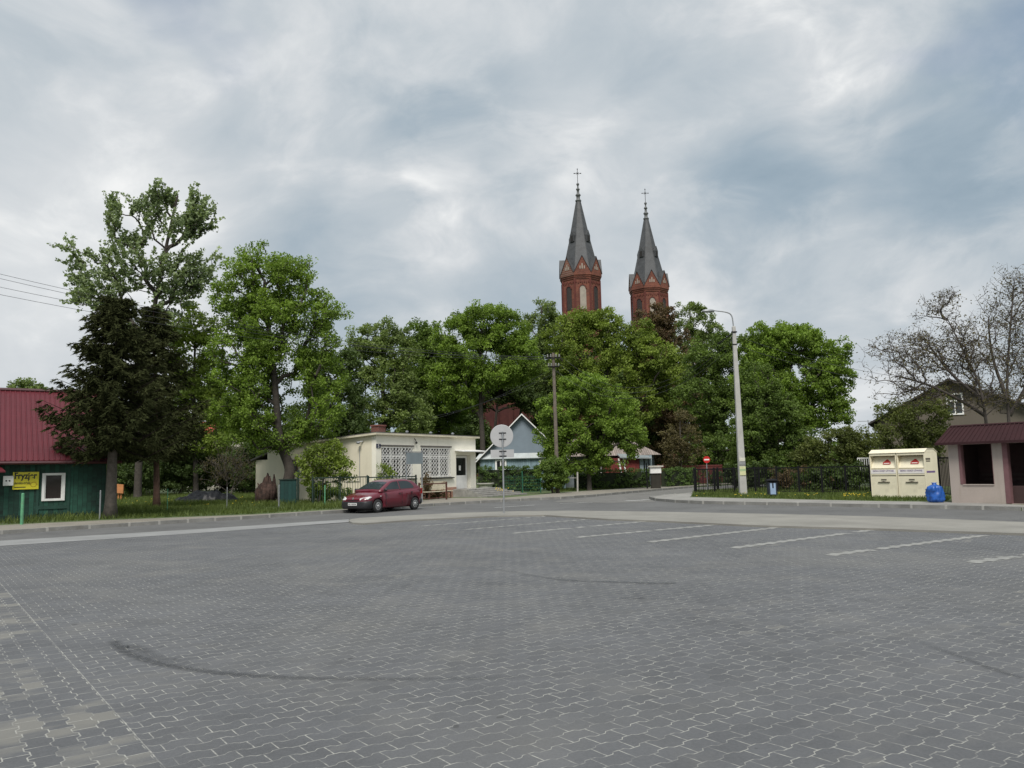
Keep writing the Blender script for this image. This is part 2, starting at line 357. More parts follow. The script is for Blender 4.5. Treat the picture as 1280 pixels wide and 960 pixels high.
# pavements
inner=[(1010,599.7),(960,601.5),(866,605.8),(800,609.2),(760,612),(710,615),(650,620.5),(630,622),(560,622.5),(522,626),(429,636.5),(320,643),(125,650.5),(0,656.5),(-200,668),(-600,690)]
sheet('pavement',KL+P(inner,.12),.12,M_walk,skirt=.02)
innerR=[(1000,604.2),(884,610.8),(869,615.5),(862,621.5),(960,623.5),(1100,626.5),(1184,627.3),(1280,631),(1700,644)]
sheet('pavement',KR+P(innerR,.12),.12,mat('right_walk',(.25,.24,.22),.85,.2,.8,bump=.3,dirt=(.16,.15,.13,.5)),skirt=.02)
M_mort=mat('kerb_mortar',(.34,.33,.30),.85,.15,4)
def kerb(name, pts, flip, m):
    mb=MB(); segs=[]
    for a,b in zip(pts[:-1],pts[1:]):
        d=b-a; Ls=d.length; k=max(1,int(Ls/1.0)); 
        nn=Vector((-d.y,d.x,0)).normalized()*flip
        for i in range(k):
            p0=a+d*(i/k)+d.normalized()*.08-nn*.012; p1=a+d*((i+1)/k)-nn*.012
            j=random.uniform(-.008,.008)
            mb.ext([(p0.x,p0.y,-.02),(p1.x,p1.y,-.02),(p1.x+nn.x*.13,p1.y+nn.y*.13,-.02),(p0.x+nn.x*.13,p0.y+nn.y*.13,-.02)],(0,0,.148+j))
            q0=p1; q1=p1+d.normalized()*.081
            mb.ext([(q0.x,q0.y,-.02),(q1.x,q1.y,-.02),(q1.x+nn.x*.12,q1.y+nn.y*.12,-.02),(q0.x+nn.x*.12,q0.y+nn.y*.12,-.02)],(0,0,.150),1)
    o=mb.build(name,[m,M_mort]); o['kind']='structure'; return o
kerb('kerb',[q-Vector((0,0,q.z)) for q in P(kerbL[:-2])],1,M_kerb)
kerb('kerb',[q-Vector((0,0,q.z)) for q in P(kerbR)],-1,M_kerb)
# parking lines of light pavers
mb=MB()
for (a,b) in (((1212,703),(1420,676)),((1035,694),(1235,668.5)),((915,685),(1097,661.5)),((810,677.5),(985,657.8)),((720,671.7),(905,655)),((640,666.6),(815,651)),((580,662),(745,648.2)),((527,657.5),(690,644.8))):
    A=gp(*a,.012); B=gp(*b,.012); d=(B-A); k=int(d.length/.2); d.normalize(); nn=Vector((-d.y,d.x,0))
    for i in range(k):
        off=.035*(1 if i%2 else -1)
        if random.random()<.06 and 3<i<k-4: continue
        p0=A+d*(i*.2)+nn*off; p1=p0+d*.2
        w=.085 if A.y>22 else .12
        mb.quad(*[(q.x,q.y,.0125) for q in (p0-nn*w,p1-nn*w,p1+nn*w,p0+nn*w)])
o=mb.build('parking_lines',M_light); o['kind']='structure'
# worn white marks on the road
M_wpaint=mat('worn_paint',(.5,.5,.48),.7,.2,2,dirt=(.2,.2,.2,.9))
mb=MB()
for a,b,w in (((782,626.3),(812,624.8),.15),((618,634.8),(668,631.6),.06),((700,629.8),(740,628),.06)):
    A=gp(*a); B=gp(*b); d=(B-A).normalized(); nn=Vector((-d.y,d.x,0))*w
    mb.quad(*[(q.x,q.y,.012) for q in (A-nn,B-nn,B+nn,A+nn)])
mb.build('road_marking',M_wpaint)['kind']='structure'
# tyre scuffs: soft dark rubber films on the pavers
def film(name, strength, scale):
    m,n,p,out=newmat(name); tcu=texco(n,'UV'); tc=texco(n); sx=n.node('ShaderNodeSeparateXYZ'); n.l.new(tcu,sx.inputs[0])
    e1=n.mr(n.m('ABSOLUTE',n.m('SUBTRACT',sx.outputs[1],.5)),.1,.5,1,0,True); e2=n.m('MULTIPLY',n.mr(sx.outputs[0],0,.06,.4,1,True),n.mr(sx.outputs[0],.35,1,1,0,True))
    a=n.m('MULTIPLY',n.m('MULTIPLY',e1,e2),n.m('MULTIPLY',n.mr(n.noise(tc,scale,4,.7),.35,.65,.3,1),strength),clamp=True)
    n.setin(p.inputs['Base Color'],(.04,.042,.045,1)); p.inputs['Roughness'].default_value=.7
    t=n.node('ShaderNodeBsdfTransparent'); ms=n.node('ShaderNodeMixShader'); n.l.new(a,ms.inputs[0]); n.l.new(t.outputs[0],ms.inputs[1]); n.l.new(p.outputs[0],ms.inputs[2]); n.l.new(ms.outputs[0],out.inputs[0])
    return m
def ribbon(name, px, w, m, z):
    pts=[gp(*q) for q in px]; 
    # smooth
    for _ in range(3):
        q=[pts[0]]
        for a,b in zip(pts[:-1],pts[1:]): q+= [a*.75+b*.25,a*.25+b*.75]
        pts=q+[pts[-1]]
    vs=[];N=len(pts)
    for i,p_ in enumerate(pts):
        d=(pts[min(i+1,N-1)]-pts[max(i-1,0)]).normalized(); nn=Vector((-d.y,d.x,0))*w/2
        vs+=[(p_.x-nn.x,p_.y-nn.y,z),(p_.x+nn.x,p_.y+nn.y,z)]
    me=bpy.data.meshes.new(name); me.from_pydata(vs,[],[(2*i,2*i+2,2*i+3,2*i+1) for i in range(N-1)]); me.materials.append(m)
    uv=me.uv_layers.new(name='UVMap')
    for pl in me.polygons:
        for li in pl.loop_indices:
            vi=me.loops[li].vertex_index; uv.data[li].uv=((vi//2)/(N-1),vi%2)
    o=bpy.data.objects.new(name,me); COL.objects.link(o); o['kind']='structure'; return o
F1=film('rubber_film',.50,26); F2=film('rubber_film_thin',.35,30)
ribbon('tyre_scuff',[(142,802),(152,815),(190,830),(245,840),(330,848),(450,851),(600,850),(700,846),(760,840)],.17,F1,.0165)
ribbon('tyre_scuff',[(150,812),(165,808),(180,815),(200,826),(260,836)],.2,F2,.0205)
ribbon('tyre_scuff',[(845,730),(825,730),(800,729.5),(770,728.5),(700,727),(620,712),(560,706)],.22,F1,.0165)
ribbon('tyre_scuff',[(806,748.5),(785,750),(765,749)],.15,F2,.0205)
ribbon('tyre_scuff',[(1280,850),(1240,838),(1200,822),(1170,812),(1140,800)],.12,F2,.0165)
# weeds and grit caught along the apron edge
mb=MB()
for i in range(260):
    t=random.random(); x=435+t*900; pts=apr_bot[3:]
    for a,b in zip(pts[:-1],pts[1:]):
        if a[0]<=x<=b[0]:
            y=a[1]+(b[1]-a[1])*(x-a[0])/(b[0]-a[0]); break
    else: continue
    q=gp(x,y+random.uniform(-.2,1.2)); s=random.uniform(.015,.06)
    mb.blob((q.x,q.y,.012+s*.2),s*random.uniform(1,3),s,s*.4,6,4,.6,seed=i)
o=mb.build('edge_grit',mat('grit',(.06,.055,.045),.95,.5,20),smooth=True); tag(o,kind='stuff')
# ------------------------------------------------------------------ vegetation generators
M_bark=mat('bark',(.055,.046,.038),.95,.35,6,bump=.6); M_bark2=mat('pale_bark',(.105,.09,.076),.95,.35,6,bump=.6); M_redbark=mat('reddish_bark',(.13,.075,.055),.95,.35,6,bump=.6)
def leaf_arrays(cent, per, spread, size, elong=1.5, up=.5, sprd_z=None):
    """leaf sized faces scattered round the clump centres"""
    N=len(cent); T=N*per
    sp=np.asarray(spread) if hasattr(spread,'__len__') else np.full(N,spread)
    g=rng.normal(size=(T,3)); g/=np.maximum(np.linalg.norm(g,axis=1,keepdims=True),.001); g*=rng.random((T,1))**.45
    s3=np.repeat(sp,per)[:,None]; g=g*s3; g[:,2]*=(sprd_z or .75)
    p=np.repeat(cent,per,axis=0)+g
    nrm=rng.normal(size=(T,3)); nrm[:,2]=nrm[:,2]+up*1.2; nrm+=g/np.maximum(s3,.01)*.7; nrm/=np.linalg.norm(nrm,axis=1,keepdims=True)
    t=np.cross(nrm,rng.normal(size=(T,3))); t/=np.linalg.norm(t,axis=1,keepdims=True); b=np.cross(nrm,t)
    sz=(size*rng.uniform(.6,1.3,(T,1)))
    t=t*sz*elong/2; b=b*sz/2
    v=np.stack([p-t,p+b*.9+t*.1,p+t,p-b*.9+t*.1],axis=1).reshape(-1,3)
    q=np.arange(T*4).reshape(-1,4)
    var=np.clip(np.repeat(rng.random(N),per)*.55+rng.random(T)*.45,0,1)
    return v,q,var
def prim_tree(nodes, par, targets, bf=.35):
    """grow a branching skeleton: every target joins the node with the cheapest path"""
    nodes=[np.array(x,float) for x in nodes]; par=list(par)
    path=[0.0]
    for i in range(1,len(nodes)): path.append(path[par[i]]+np.linalg.norm(nodes[i]-nodes[par[i]]))
    T=np.array(targets); N=len(T); best=np.full(N,1e9); bp=np.zeros(N,int); done=np.zeros(N,bool)
    def relax(i):
        d=np.linalg.norm(T-nodes[i],axis=1); c=d+bf*path[i]+.25*np.maximum(0,nodes[i][2]-T[:,2])
        mk=(c<best)&~done; best[mk]=c[mk]; bp[mk]=i
    for i in range(len(nodes)): relax(i)
    for _ in range(N):
        c=np.where(done,1e12,best); k=int(np.argmin(c)); done[k]=True
        nodes.append(T[k]); par.append(int(bp[k])); path.append(path[bp[k]]+np.linalg.norm(T[k]-nodes[bp[k]])); relax(len(nodes)-1)
    return np.array(nodes), par
def skeleton_mesh(mb, nodes, par, nfix, rtip, rmax, pw=.45, n=5, wig=.12, skipfix=True):
    N=len(nodes); cnt=np.ones(N)
    for i in range(N-1,0,-1): cnt[par[i]]+=cnt[i]      # parents precede children
    for i in range(1,N):
        if i<nfix: continue
        a=Vector(nodes[par[i]]); b=Vector(nodes[i]); L=(b-a).length
        ra=min(rtip*cnt[i]**pw*1.15,rmax); rb=min(rtip*max(cnt[i]-1,1)**pw,ra)
        m1=a.lerp(b,.5)+Vector((random.uniform(-1,1),random.uniform(-1,1),random.uniform(-.2,1)))*L*wig
        mb.tube([a,m1,b],[ra,(ra+rb)/2,rb],n if ra>.03 else 4,cap=False)
def smooth_path(pts, k=3):
    for _ in range(k):
        q=[pts[0]]
        for a,b in zip(pts[:-1],pts[1:]): q+=[a*.75+b*.25,a*.25+b*.75]
        pts=q+[pts[-1]]
    return pts
def lobe_points(lobes, Y, n, shell=.45, thr=-.12, nf=.45, depth=1.0):
    k=Y/1000.0; L=[]
    for lb in lobes:
        px,py,rx,ry=lb[:4]; dy=lb[4] if len(lb)>4 else 0
        c=at(px,py,Y+dy*1.0); L.append((c,rx*k,ry*k))
    w=np.array([ (a*b*((a+b)/2))**(.7) for _,a,b in L]); w/=w.sum(); pts=[]
    for (c,a,b),wi in zip(L,w):
        m=int(n*wi)+2; got=0; tries=0
        while got<m and tries<m*8:
            tries+=1
            v=Vector((random.gauss(0,1),random.gauss(0,1),random.gauss(0,1))).normalized()*(shell+(1-shell)*random.random()**.6)
            v*=1+.22*noise.noise(v*2.1+c)
            q=c+Vector((v.x*a,v.y*(a+b)/2*.9*depth,v.z*b))
            if noise.noise(q*nf)<thr: continue
            pts.append(tuple(q)); got+=1
    return np.array(pts), L
def spike_arrays(cent, mid, per, L, size):
    """leaves set along upswept twig ends"""
    N=len(cent); out=cent-mid; out/=np.maximum(np.linalg.norm(out,axis=1,keepdims=True),.01); d=out*.8+rng.normal(0,.45,(N,3)); d[:,2]+=.55; d/=np.linalg.norm(d,axis=1,keepdims=True)
    T=N*per; f=rng.random((T,1)); l=np.repeat(rng.uniform(.5,1.3,(N,1))*L,per,0); p=np.repeat(cent,per,0)+np.repeat(d,per,0)*f*l+rng.normal(0,.075,(T,3))
    nn=rng.normal(size=(T,3)); nn/=np.linalg.norm(nn,axis=1,keepdims=True); t=np.cross(nn,rng.normal(size=(T,3))); t/=np.linalg.norm(t,axis=1,keepdims=True); b=np.cross(nn,t); s=size*rng.uniform(.6,1.3,(T,1)); t=t*s*.7; b=b*s*.5
    v=np.stack([p-t,p+b,p+t,p-b],1).reshape(-1,3); return v,np.arange(T*4).reshape(-1,4),np.clip(np.repeat(rng.random(N),per)*.55+rng.random(T)*.45,0,1)
def make_tree(name,label,cat,Y,lobes,trunk,rad,mleaf,mbark=M_bark,n=300,per=60,spread=.5,size=.2,elong=1.4,bf=.4,shell=.4,thr=-.27,up=.5,group=None,rtip=.02,basez=.1,sz=None,rmax=None,extra=None):
    tp=[at(x,y,Y) for x,y in trunk]; tp[0].z=basez-.05
    loc=Vector((tp[0].x,Y,basez)); root=empty(name,loc,0,label,cat,group)
    tp=smooth_path(tp,2) if len(tp)>2 else tp
    pts,L=lobe_points(lobes,Y,n,shell,thr)
    k=len(tp); rr=[rad*(1-.75*(i/(k-1)))*(1.35 if i==0 else 1) for i in range(k)]
    mb=MB(); mb.tube([p-loc for p in tp],rr,9)
    # trunk nodes from a third of the way up may carry limbs
    lowest=min(p[2] for p in pts)
    start=[p for p in tp if p.z>max(lowest-1.5,tp[0].z+ (tp[-1].z-tp[0].z)*.25)] or tp[-2:]
    st=[np.array(p-loc) for p in start]
    nodes,par=prim_tree(st,[0]+list(range(len(st)-1)),pts-np.array(loc),bf)
    skeleton_mesh(mb,nodes,par,len(st),rtip,rmax or rad*.6)
    mb.build('trunk',mbark,root,smooth=True)
    if extra:
        cc=pts-np.array(loc); v,q,var=spike_arrays(cc,cc.mean(0)-np.array([0,0,1.5]),per,extra,size)
    else: v,q,var=leaf_arrays(pts-np.array(loc),int(per*1.4),spread*rng.uniform(.7,1.3,len(pts)),size*.84,elong,up,sz)
    fast_mesh('crown',v,q,mleaf,var,root)
    return root
def bush(name,label,cat,base,rx,ry,h,mleaf,n=80,per=60,size=.08,spread=.22,group=None,stems=6,loc=None,z0=.1):
    c=Vector(loc) if loc else base; root=empty(name,(c.x,c.y,z0),0,label,cat,group)
    pts=[]
    for _ in range(n):
        v=Vector((random.gauss(0,1),random.gauss(0,1),random.gauss(0,1))).normalized()*random.uniform(.45,1)
        k=1+.25*noise.noise(v*2+c); pts.append((v.x*rx*k,v.y*ry*k,h*.52+v.z*h*.48*k))
    pts=np.array(pts); mb=MB()
    for i in range(stems):
        q=pts[random.randrange(len(pts))]; mb.tube([(q[0]*.15,q[1]*.15,-.05),(q[0]*.5,q[1]*.4,q[2]*.5),tuple(q)],[.03,.02,.008],5,cap=False)
    mb.build('stem',M_bark,root,smooth=True)
    v,q,var=leaf_arrays(pts,per,spread,size,1.5,.5); fast_mesh('foliage',v,q,mleaf,var,root)
    return root
def blades(name,poly_px,n,h,w,m,z=.105,kind='stuff',dens=None):
    """grass blades over a ground polygon given in world xy"""
    P2=np.array([(p[0],p[1]) for p in poly_px]); lo=P2.min(0); hi=P2.max(0)
    pts=[]
    while len(pts)<n:
        q=lo+(hi-lo)*rng.random((n,2)); ins=np.zeros(n,bool); j=len(P2)-1
        for i in range(len(P2)):
            a=P2[i];b=P2[j]; cnd=((a[1]>q[:,1])!=(b[1]>q[:,1]))&(q[:,0]<(b[0]-a[0])*(q[:,1]-a[1])/((b[1]-a[1]) or 1e-9)+a[0]); ins^=cnd; j=i
        for x in q[ins]:
            if len(pts)>=n: break
            if noise.noise(Vector((x[0]*.5,x[1]*.5,3)))+random.uniform(-.5,.5)>-.35: pts.append(x)
    p=np.array(pts); T=len(p); a=rng.random(T)*6.283; hh=h*rng.uniform(.4,1.3,T); ww=w*rng.uniform(.6,1.4,T)
    nz=np.array([noise.noise(Vector((x*.3,y*.3,0))) for x,y in p]); hh*=1+.7*nz
    dx=np.cos(a)*ww/2; dy=np.sin(a)*ww/2; lx=rng.normal(0,.35,T)*hh; ly=rng.normal(0,.35,T)*hh
    v=np.zeros((T,4,3)); zz=np.full(T,z-.01)
    v[:,0]=np.stack([p[:,0]-dx,p[:,1]-dy,zz],1); v[:,1]=np.stack([p[:,0]+dx,p[:,1]+dy,zz],1)
    v[:,2]=np.stack([p[:,0]+dx*.2+lx,p[:,1]+dy*.2+ly,zz+hh],1); v[:,3]=np.stack([p[:,0]-dx*.2+lx,p[:,1]-dy*.2+ly,zz+hh],1)
    var=np.clip(.5+nz*.6+rng.normal(0,.2,T),0,1)
    o=fast_mesh(name,v.reshape(-1,3),np.arange(T*4).reshape(-1,4),m,var); o['kind']=kind; return o
G_mid=leafmat('leaf_mid',(0.048,0.078,0.018),(0.199,0.293,0.059))
G_maple=leafmat('leaf_maple',(0.059,0.099,0.018),(0.271,0.391,0.064))
G_lime=leafmat('leaf_lime',(0.067,0.101,0.020),(0.300,0.384,0.069))
G_dark=leafmat('leaf_dark',(0.034,0.052,0.017),(0.111,0.163,0.047))
G_deep=leafmat('leaf_deep',(0.043,0.072,0.018),(0.178,0.255,0.056))
G_airy=leafmat('leaf_airy',(0.067,0.099,0.032),(0.271,0.346,0.107))
G_olive=leafmat('leaf_olive',(0.049,0.063,0.017),(0.175,0.201,0.059))
G_copper=leafmat('leaf_copper',(.060,.046,.024),(.19,.13,.07),.3)
G_silver=leafmat('leaf_silver',(0.098,0.139,0.062),(0.352,0.422,0.220),.3)
G_needle=leafmat('needle',(.026,.032,.013),(.072,.080,.034),.0)
G_brown=leafmat('leaf_brown',(.070,.055,.025),(.150,.130,.055),.25)
G_grass=leafmat('grass_blade',(.055,.080,.020),(.145,.185,.050),.3)
G_hedge=leafmat('leaf_hedge',(0.042,0.075,0.022),(0.120,0.189,0.048),.2)
M_yel=mat('dandelion_yellow',(.75,.55,.03),.6,.15,5)
# ------------------------------------------------------------------ buildings
M_white=mat('white_paint',(.80,.79,.76),.5,.08,3); M_black=mat('black_iron',(.012,.012,.013),.85,.2,6,spec=.15)
M_glass=glassmat('dark_glass',(.008,.009,.010),.25); M_dark=mat('dark_interior',(.02,.018,.017),.9,.2,3)
M_galv=mat('galvanised',(.34,.35,.36),.45,.15,3,metal=.5); M_greenp=mat('green_post_paint',(.10,.30,.16),.55,.25,5,dirt=(.2,.17,.12,.5))
def wall_open(mb,L,H,t,ops,mi=0,z0=0.0,y0=0.0):
    us=sorted({0,L,*[o[0] for o in ops],*[o[1] for o in ops]})
    for a,b in zip(us[:-1],us[1:]):
        zs=[(o[2],o[3]) for o in ops if o[0]<=a+1e-6 and o[1]>=b-1e-6]; zs.sort(); z=z0
        for lo,hi in zs:
            if lo>z: mb.bx(a,b,y0,y0+t,z,lo,mi)
            z=hi
        if H>z: mb.bx(a,b,y0,y0+t,z,H,mi)

# --- cream flat-roofed building
fr=Frame((-7.42,43.3),math.atan2(7.9,5.01)); Lw=9.35; D=8.6; ZT=3.85
def plaster(name,col,low,zl):
    m,n,p,out=newmat(name); tc=texco(n); sx=n.node('ShaderNodeSeparateXYZ'); n.l.new(tc,sx.inputs[0])
    k=n.m('ADD',n.mr(n.noise(tc,.8,5,.6),.3,.7,.92,1.06),n.mr(n.noise(tc,25,3,.6),.3,.7,-.04,.04))
    drip=n.noise(n.comb(n.m('MULTIPLY',sx.outputs[0],5),n.m('MULTIPLY',sx.outputs[1],5),n.m('MULTIPLY',sx.outputs[2],.7)),1,4,.6)
    c=n.mix(1.0,(*col,1),n.comb(k,k,k),'MULTIPLY'); c=n.mix(n.mr(drip,.55,.75,0,.35),c,(col[0]*.72,col[1]*.7,col[2]*.66,1))
    if low: 
        zj=n.m('ADD',sx.outputs[2],n.mr(n.noise(tc,3,4,.6),.3,.7,-.06,.06)); c=n.mix(n.m('LESS_THAN',zj,zl),c,(*low,1))
    n.setin(p.inputs['Base Color'],c); p.inputs['Roughness'].default_value=.9; n.setin(p.inputs['Normal'],n.bump(n.noise(tc,30,3,.6),.2,.01)); return m
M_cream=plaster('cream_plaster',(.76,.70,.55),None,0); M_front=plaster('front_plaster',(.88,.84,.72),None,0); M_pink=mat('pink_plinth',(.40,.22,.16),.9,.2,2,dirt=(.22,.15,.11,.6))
M_roofedge=mat('roof_edge',(.60,.55,.42),.7,.15,2); M_felt=mat('roof_felt',(.09,.085,.08),.95,.3,1)
house=empty('flat_roof_building',(fr.p.x,fr.p.y,.1),fr.a,'cream single-storey flat-roofed building with two big barred windows and a white door','building')
zb=.1
def Zl(px,py,off=0): return fr.z(px,py,off)-zb
w1=(fr.u(476.8,575),fr.u(516,575)); w2=(fr.u(526.3,575),fr.u(563,575)); zt1=Zl(496,558); zb1=Zl(496,596.8)
dr=(fr.u(570.3,590),fr.u(588.3,590)); zd=Zl(580,610.8); zdt=Zl(580,569)
zt=sum((zt1,Zl(545,560)))/2; zl=sum((zb1,Zl(545,597)))/2
H=ZT-zb
mb=MB(); wall_open(mb,Lw,H-.12,.3,[(w1[0],w1[1],zl,zt),(w2[0],w2[1],zl,zt),(dr[0],dr[1],0,zdt)])
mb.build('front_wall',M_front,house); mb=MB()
# left side wall sloping to the rear, right and back walls
def sidewall(x0,x1):
    mb.ext([(x0,.302,0),(x0,D,0),(x0,D,H-.62),(x0,.302,H-.12)],(x1-x0,0,0))
sidewall(0,.3); sidewall(Lw-.3,Lw); mb.bx(.3,Lw-.3,D-.3,D,0,H-.64)
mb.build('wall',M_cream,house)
mb=MB(); mb.bx(.0,dr[0]-.05,-.045,-.002,-.1,.62); mb.build('plinth',M_pink,house)
mb=MB(); mb.add([(-.22,-.22,H-.12),(Lw+.18,-.22,H-.12),(Lw+.18,D+.2,H-.62),(-.22,D+.2,H-.62),(-.22,-.22,H-.02),(Lw+.18,-.22,H-.02),(Lw+.18,D+.2,H-.52),(-.22,D+.2,H-.52)],
  [(0,1,2,3),(7,6,5,4),(0,4,5,1),(1,5,6,2),(2,6,7,3),(3,7,4,0)],0)
mb.add([(-.2,-.2,H-.015),(Lw+.16,-.2,H-.015),(Lw+.16,D+.18,H-.515),(-.2,D+.18,H-.515),(-.2,-.2,H+.03),(Lw+.16,-.2,H+.03),(Lw+.16,D+.18,H-.47),(-.2,D+.18,H-.47)],
  [(0,1,2,3),(7,6,5,4),(0,4,5,1),(1,5,6,2),(2,6,7,3),(3,7,4,0)],1)
rf=mb.build('roof',[M_roofedge,M_felt],house)
cu=1.9; mb=MB(); mb.bx(1.6,2.2,1.25,1.8,H-.4,H+.46); mb.bx(1.56,2.24,1.21,1.84,H+.46,H+.55); mb.build('chimney',brickmat('chimney_brick',(.23,.06,.04),(.16,.045,.03),(.2,.18,.16)),rf)
# parapet coping bumps (short roof vents)
for u_ in (3.2,5.4,7.6): mb=MB(); mb.lathe([(.06,0),(.06,.14),(.10,.15),(.10,.2),(.02,.24)],(u_,.5,H-.02),8); mb.build('roof_vent',M_galv,rf)
def barred(u0,u1):
    wf=MB(); fw=.07; y0,y1=.10,.17
    for a,b in ((u0,u0+fw),(u1-fw,u1)): wf.bx(a,b,y0,y1,zl,zt)
    wf.bx(u0+fw,u1-fw,y0,y1,zt-fw,zt); wf.bx(u0+fw,u1-fw,y0,y1,zl,zl+fw)
    tz=zl+(zt-zl)*.70; wf.bx(u0+fw,u1-fw,y0,y1,tz-.05,tz+.05); w=(u1-u0)
    for f in (.34,.67): 
        c=u0+w*f; wf.bx(c-.045,c+.045,y0-.002,y1+.002,zl+fw,tz-.05); wf.bx(c-.045,c+.045,y0-.002,y1+.002,tz+.05,zt-fw)
    fo=wf.build('window',M_white,house)
    g=MB(); g.quad((u0,.19,zl),(u1,.19,zl),(u1,.19,zt),(u0,.19,zt)); g.build('pane',M_glass,fo)
    cu=MB()                                         # pale net curtain behind the glass is seen as lighter folds
    gr=MB(); n_=int(w/.25); st=w/n_
    for i in range(n_):
        c=u0+st*(i+.5)
        for sgn in (-1,1):
            pts=[]
            for k in range(0,33):
                z=zl+(zt-zl)*k/32; pts.append((c+sgn*.085*math.cos(z*2*math.pi/.46),z))
            for (xa,za),(xb,zb_) in zip(pts[:-1],pts[1:]): gr.add([(xa-.02,-.02,za),(xa+.02,-.02,za),(xb+.02,-.02,zb_),(xb-.02,-.02,zb_),(xa-.02,-.005,za),(xa+.02,-.005,za),(xb+.02,-.005,zb_),(xb-.02,-.005,zb_)],[(0,1,2,3),(7,6,5,4),(0,4,5,1),(1,5,6,2),(2,6,7,3),(3,7,4,0)])
    for z in (zl+.03,tz-.12,tz+.12,zt-.05): gr.bx(u0-.03,u1+.03,-.03,-.021,z-.012,z+.012)
    gr.build('grille',M_white,fo)
    s=MB(); s.bx(u0-.08,u1+.22,-.14,.0-.002,zl-.10,zl-.04); s.build('sill',M_black,fo)
    s=MB(); s.bx(u0-.05,u1+.1,-.05,-.002,zt+.02,zt+.10); s.build('shutter_box',mat('lintel_dark',(.12,.11,.10),.8),fo)
barred(*w1); barred(*w2)
dz=max(zd,0); 
mb=MB(); y=.62; mb.bx(dr[0],dr[1],.302,.60,-.1,dz)
dl=dr[1]; mb.bx(dr[0],dr[1],.36,.5,dz+.001,zdt); mb.build('porch_reveal',M_cream,house)
dd=MB(); a,b=dr[0]+.02,dl-.02; fw=.13
dd.bx(a,a+fw,.26,.33,dz,zdt-.03); dd.bx(b-fw,b,.26,.33,dz,zdt-.03); dd.bx(a+fw,b-fw,.26,.33,zdt-.03-fw,zdt-.03); dd.bx(a+fw,b-fw,.26,.33,dz,dz+(zdt-dz)*.40)
do=dd.build('door',M_white,house)
g=MB(); g.quad((a+fw,.295,dz+(zdt-dz)*.40),(b-fw,.295,dz+(zdt-dz)*.40),(b-fw,.295,zdt-.03-fw),(a+fw,.295,zdt-.03-fw)); g.build('pane',M_glass,do)
g=MB(); g.bx((a+b)/2-.1,(a+b)/2+.1,.28,.29,1.62,1.92); g.build('notice',M_white,do)
g=MB(); g.tube([(a+.06,.26,1.15),(a+.06,.2,1.15),(a+.06,.2,1.42),(a+.06,.26,1.42)],.018,6); g.build('handle',M_white,do)
cn=MB(); c0,c1=fr.u(568.3,563),Lw+.12; zc=Zl(580,565); cn.add([(c0,-.75,zc-.02),(c1,-.75,zc-.02),(c1,-.002,zc+.06),(c0,-.002,zc+.06),(c0,-.75,zc+.06),(c1,-.75,zc+.06),(c1,-.002,zc+.14),(c0,-.002,zc+.14)],[(0,1,2,3),(7,6,5,4),(0,4,5,1),(1,5,6,2),(2,6,7,3),(3,7,4,0)])
cn.build('door_canopy',M_white,house,bevel=.01)
pl=MB(); u_=fr.u(472.8,558); pl.bx(u_-.17,u_+.17,-.03,-.002,Zl(472,560)-.0,Zl(472,554.8)); po=pl.build('number_plate',mat('navy_plate',(.02,.025,.06),.4,.05),house)
text('5',.24,po,(u_-.07,-.035,Zl(472,559.4)),(R(90),0,0),M_white,'digit',.002,.004)
al=MB(); u_=fr.u(518.8,551); zq=Zl(518.8,551); al.blob((u_,-.1,zq-.12),.07,.07,.06); al.tube([(u_-.08,-.02,zq+.12),(u_-.08,-.1,zq+.05),(u_,-.1,zq-.08)],.02,6); al.build('lamp',M_black,house)
# side: meter box, conduit, small lamp, rear window
al=MB(); al.tube([(-.02,.9,H-.45),(-.12,1.0,H-.45),(-.22,1.05,H-.5)],.03,6); al.blob((-.25,1.05,H-.52),.12,.12,.08); al.build('lamp',M_galv,house)
al=MB(); al.tube([(-.03,1.15,H-.7),(-.03,1.15,H-2.6),(-.03,2.2,H-2.62)],.018,5); al.build('conduit',M_galv,house)
rw=MB(); rw.bx(-.05,-.002,6.0,6.5,1.75,2.45); ro=rw.build('window',mat('brown_frame',(.10,.05,.03),.6),house); g=MB(); g.bx(-.06,-.052,6.07,6.43,1.82,2.38); g.build('pane',M_glass,ro)
an=MB(); an.bx(.4,Lw-.8,D+.002,D+1.5,-.1,2.5); an.build('annex',M_cream,house)
an=MB(); an.add([(.2,D+.0,2.95),(Lw-.5,D+.0,2.95),(Lw-.5,D+1.75,2.45),(.2,D+1.75,2.45),(.2,D+.0,3.03),(Lw-.5,D+.0,3.03),(Lw-.5,D+1.75,2.53),(.2,D+1.75,2.53)],[(0,1,2,3),(7,6,5,4),(0,4,5,1),(1,5,6,2),(2,6,7,3),(3,7,4,0)]); an.build('annex_roof',M_felt,house)
# steps at the door
M_step=mat('step_concrete',(.27,.26,.24),.9,.2,3,bump=.3,dirt=(.14,.13,.12,.6)); mb=MB(); s0,s1=dr[0]-.45,Lw+.95
for k in range(5):
    top=dz-.0-k*dz/5; mb.bx(s0-.18*k*0,s1+.28*k,-1.25-.32*k,-.05 if k==0 else -1.25-.32*(k-1),-.12,top)
mb.build('steps',M_step,house,bevel=.012)

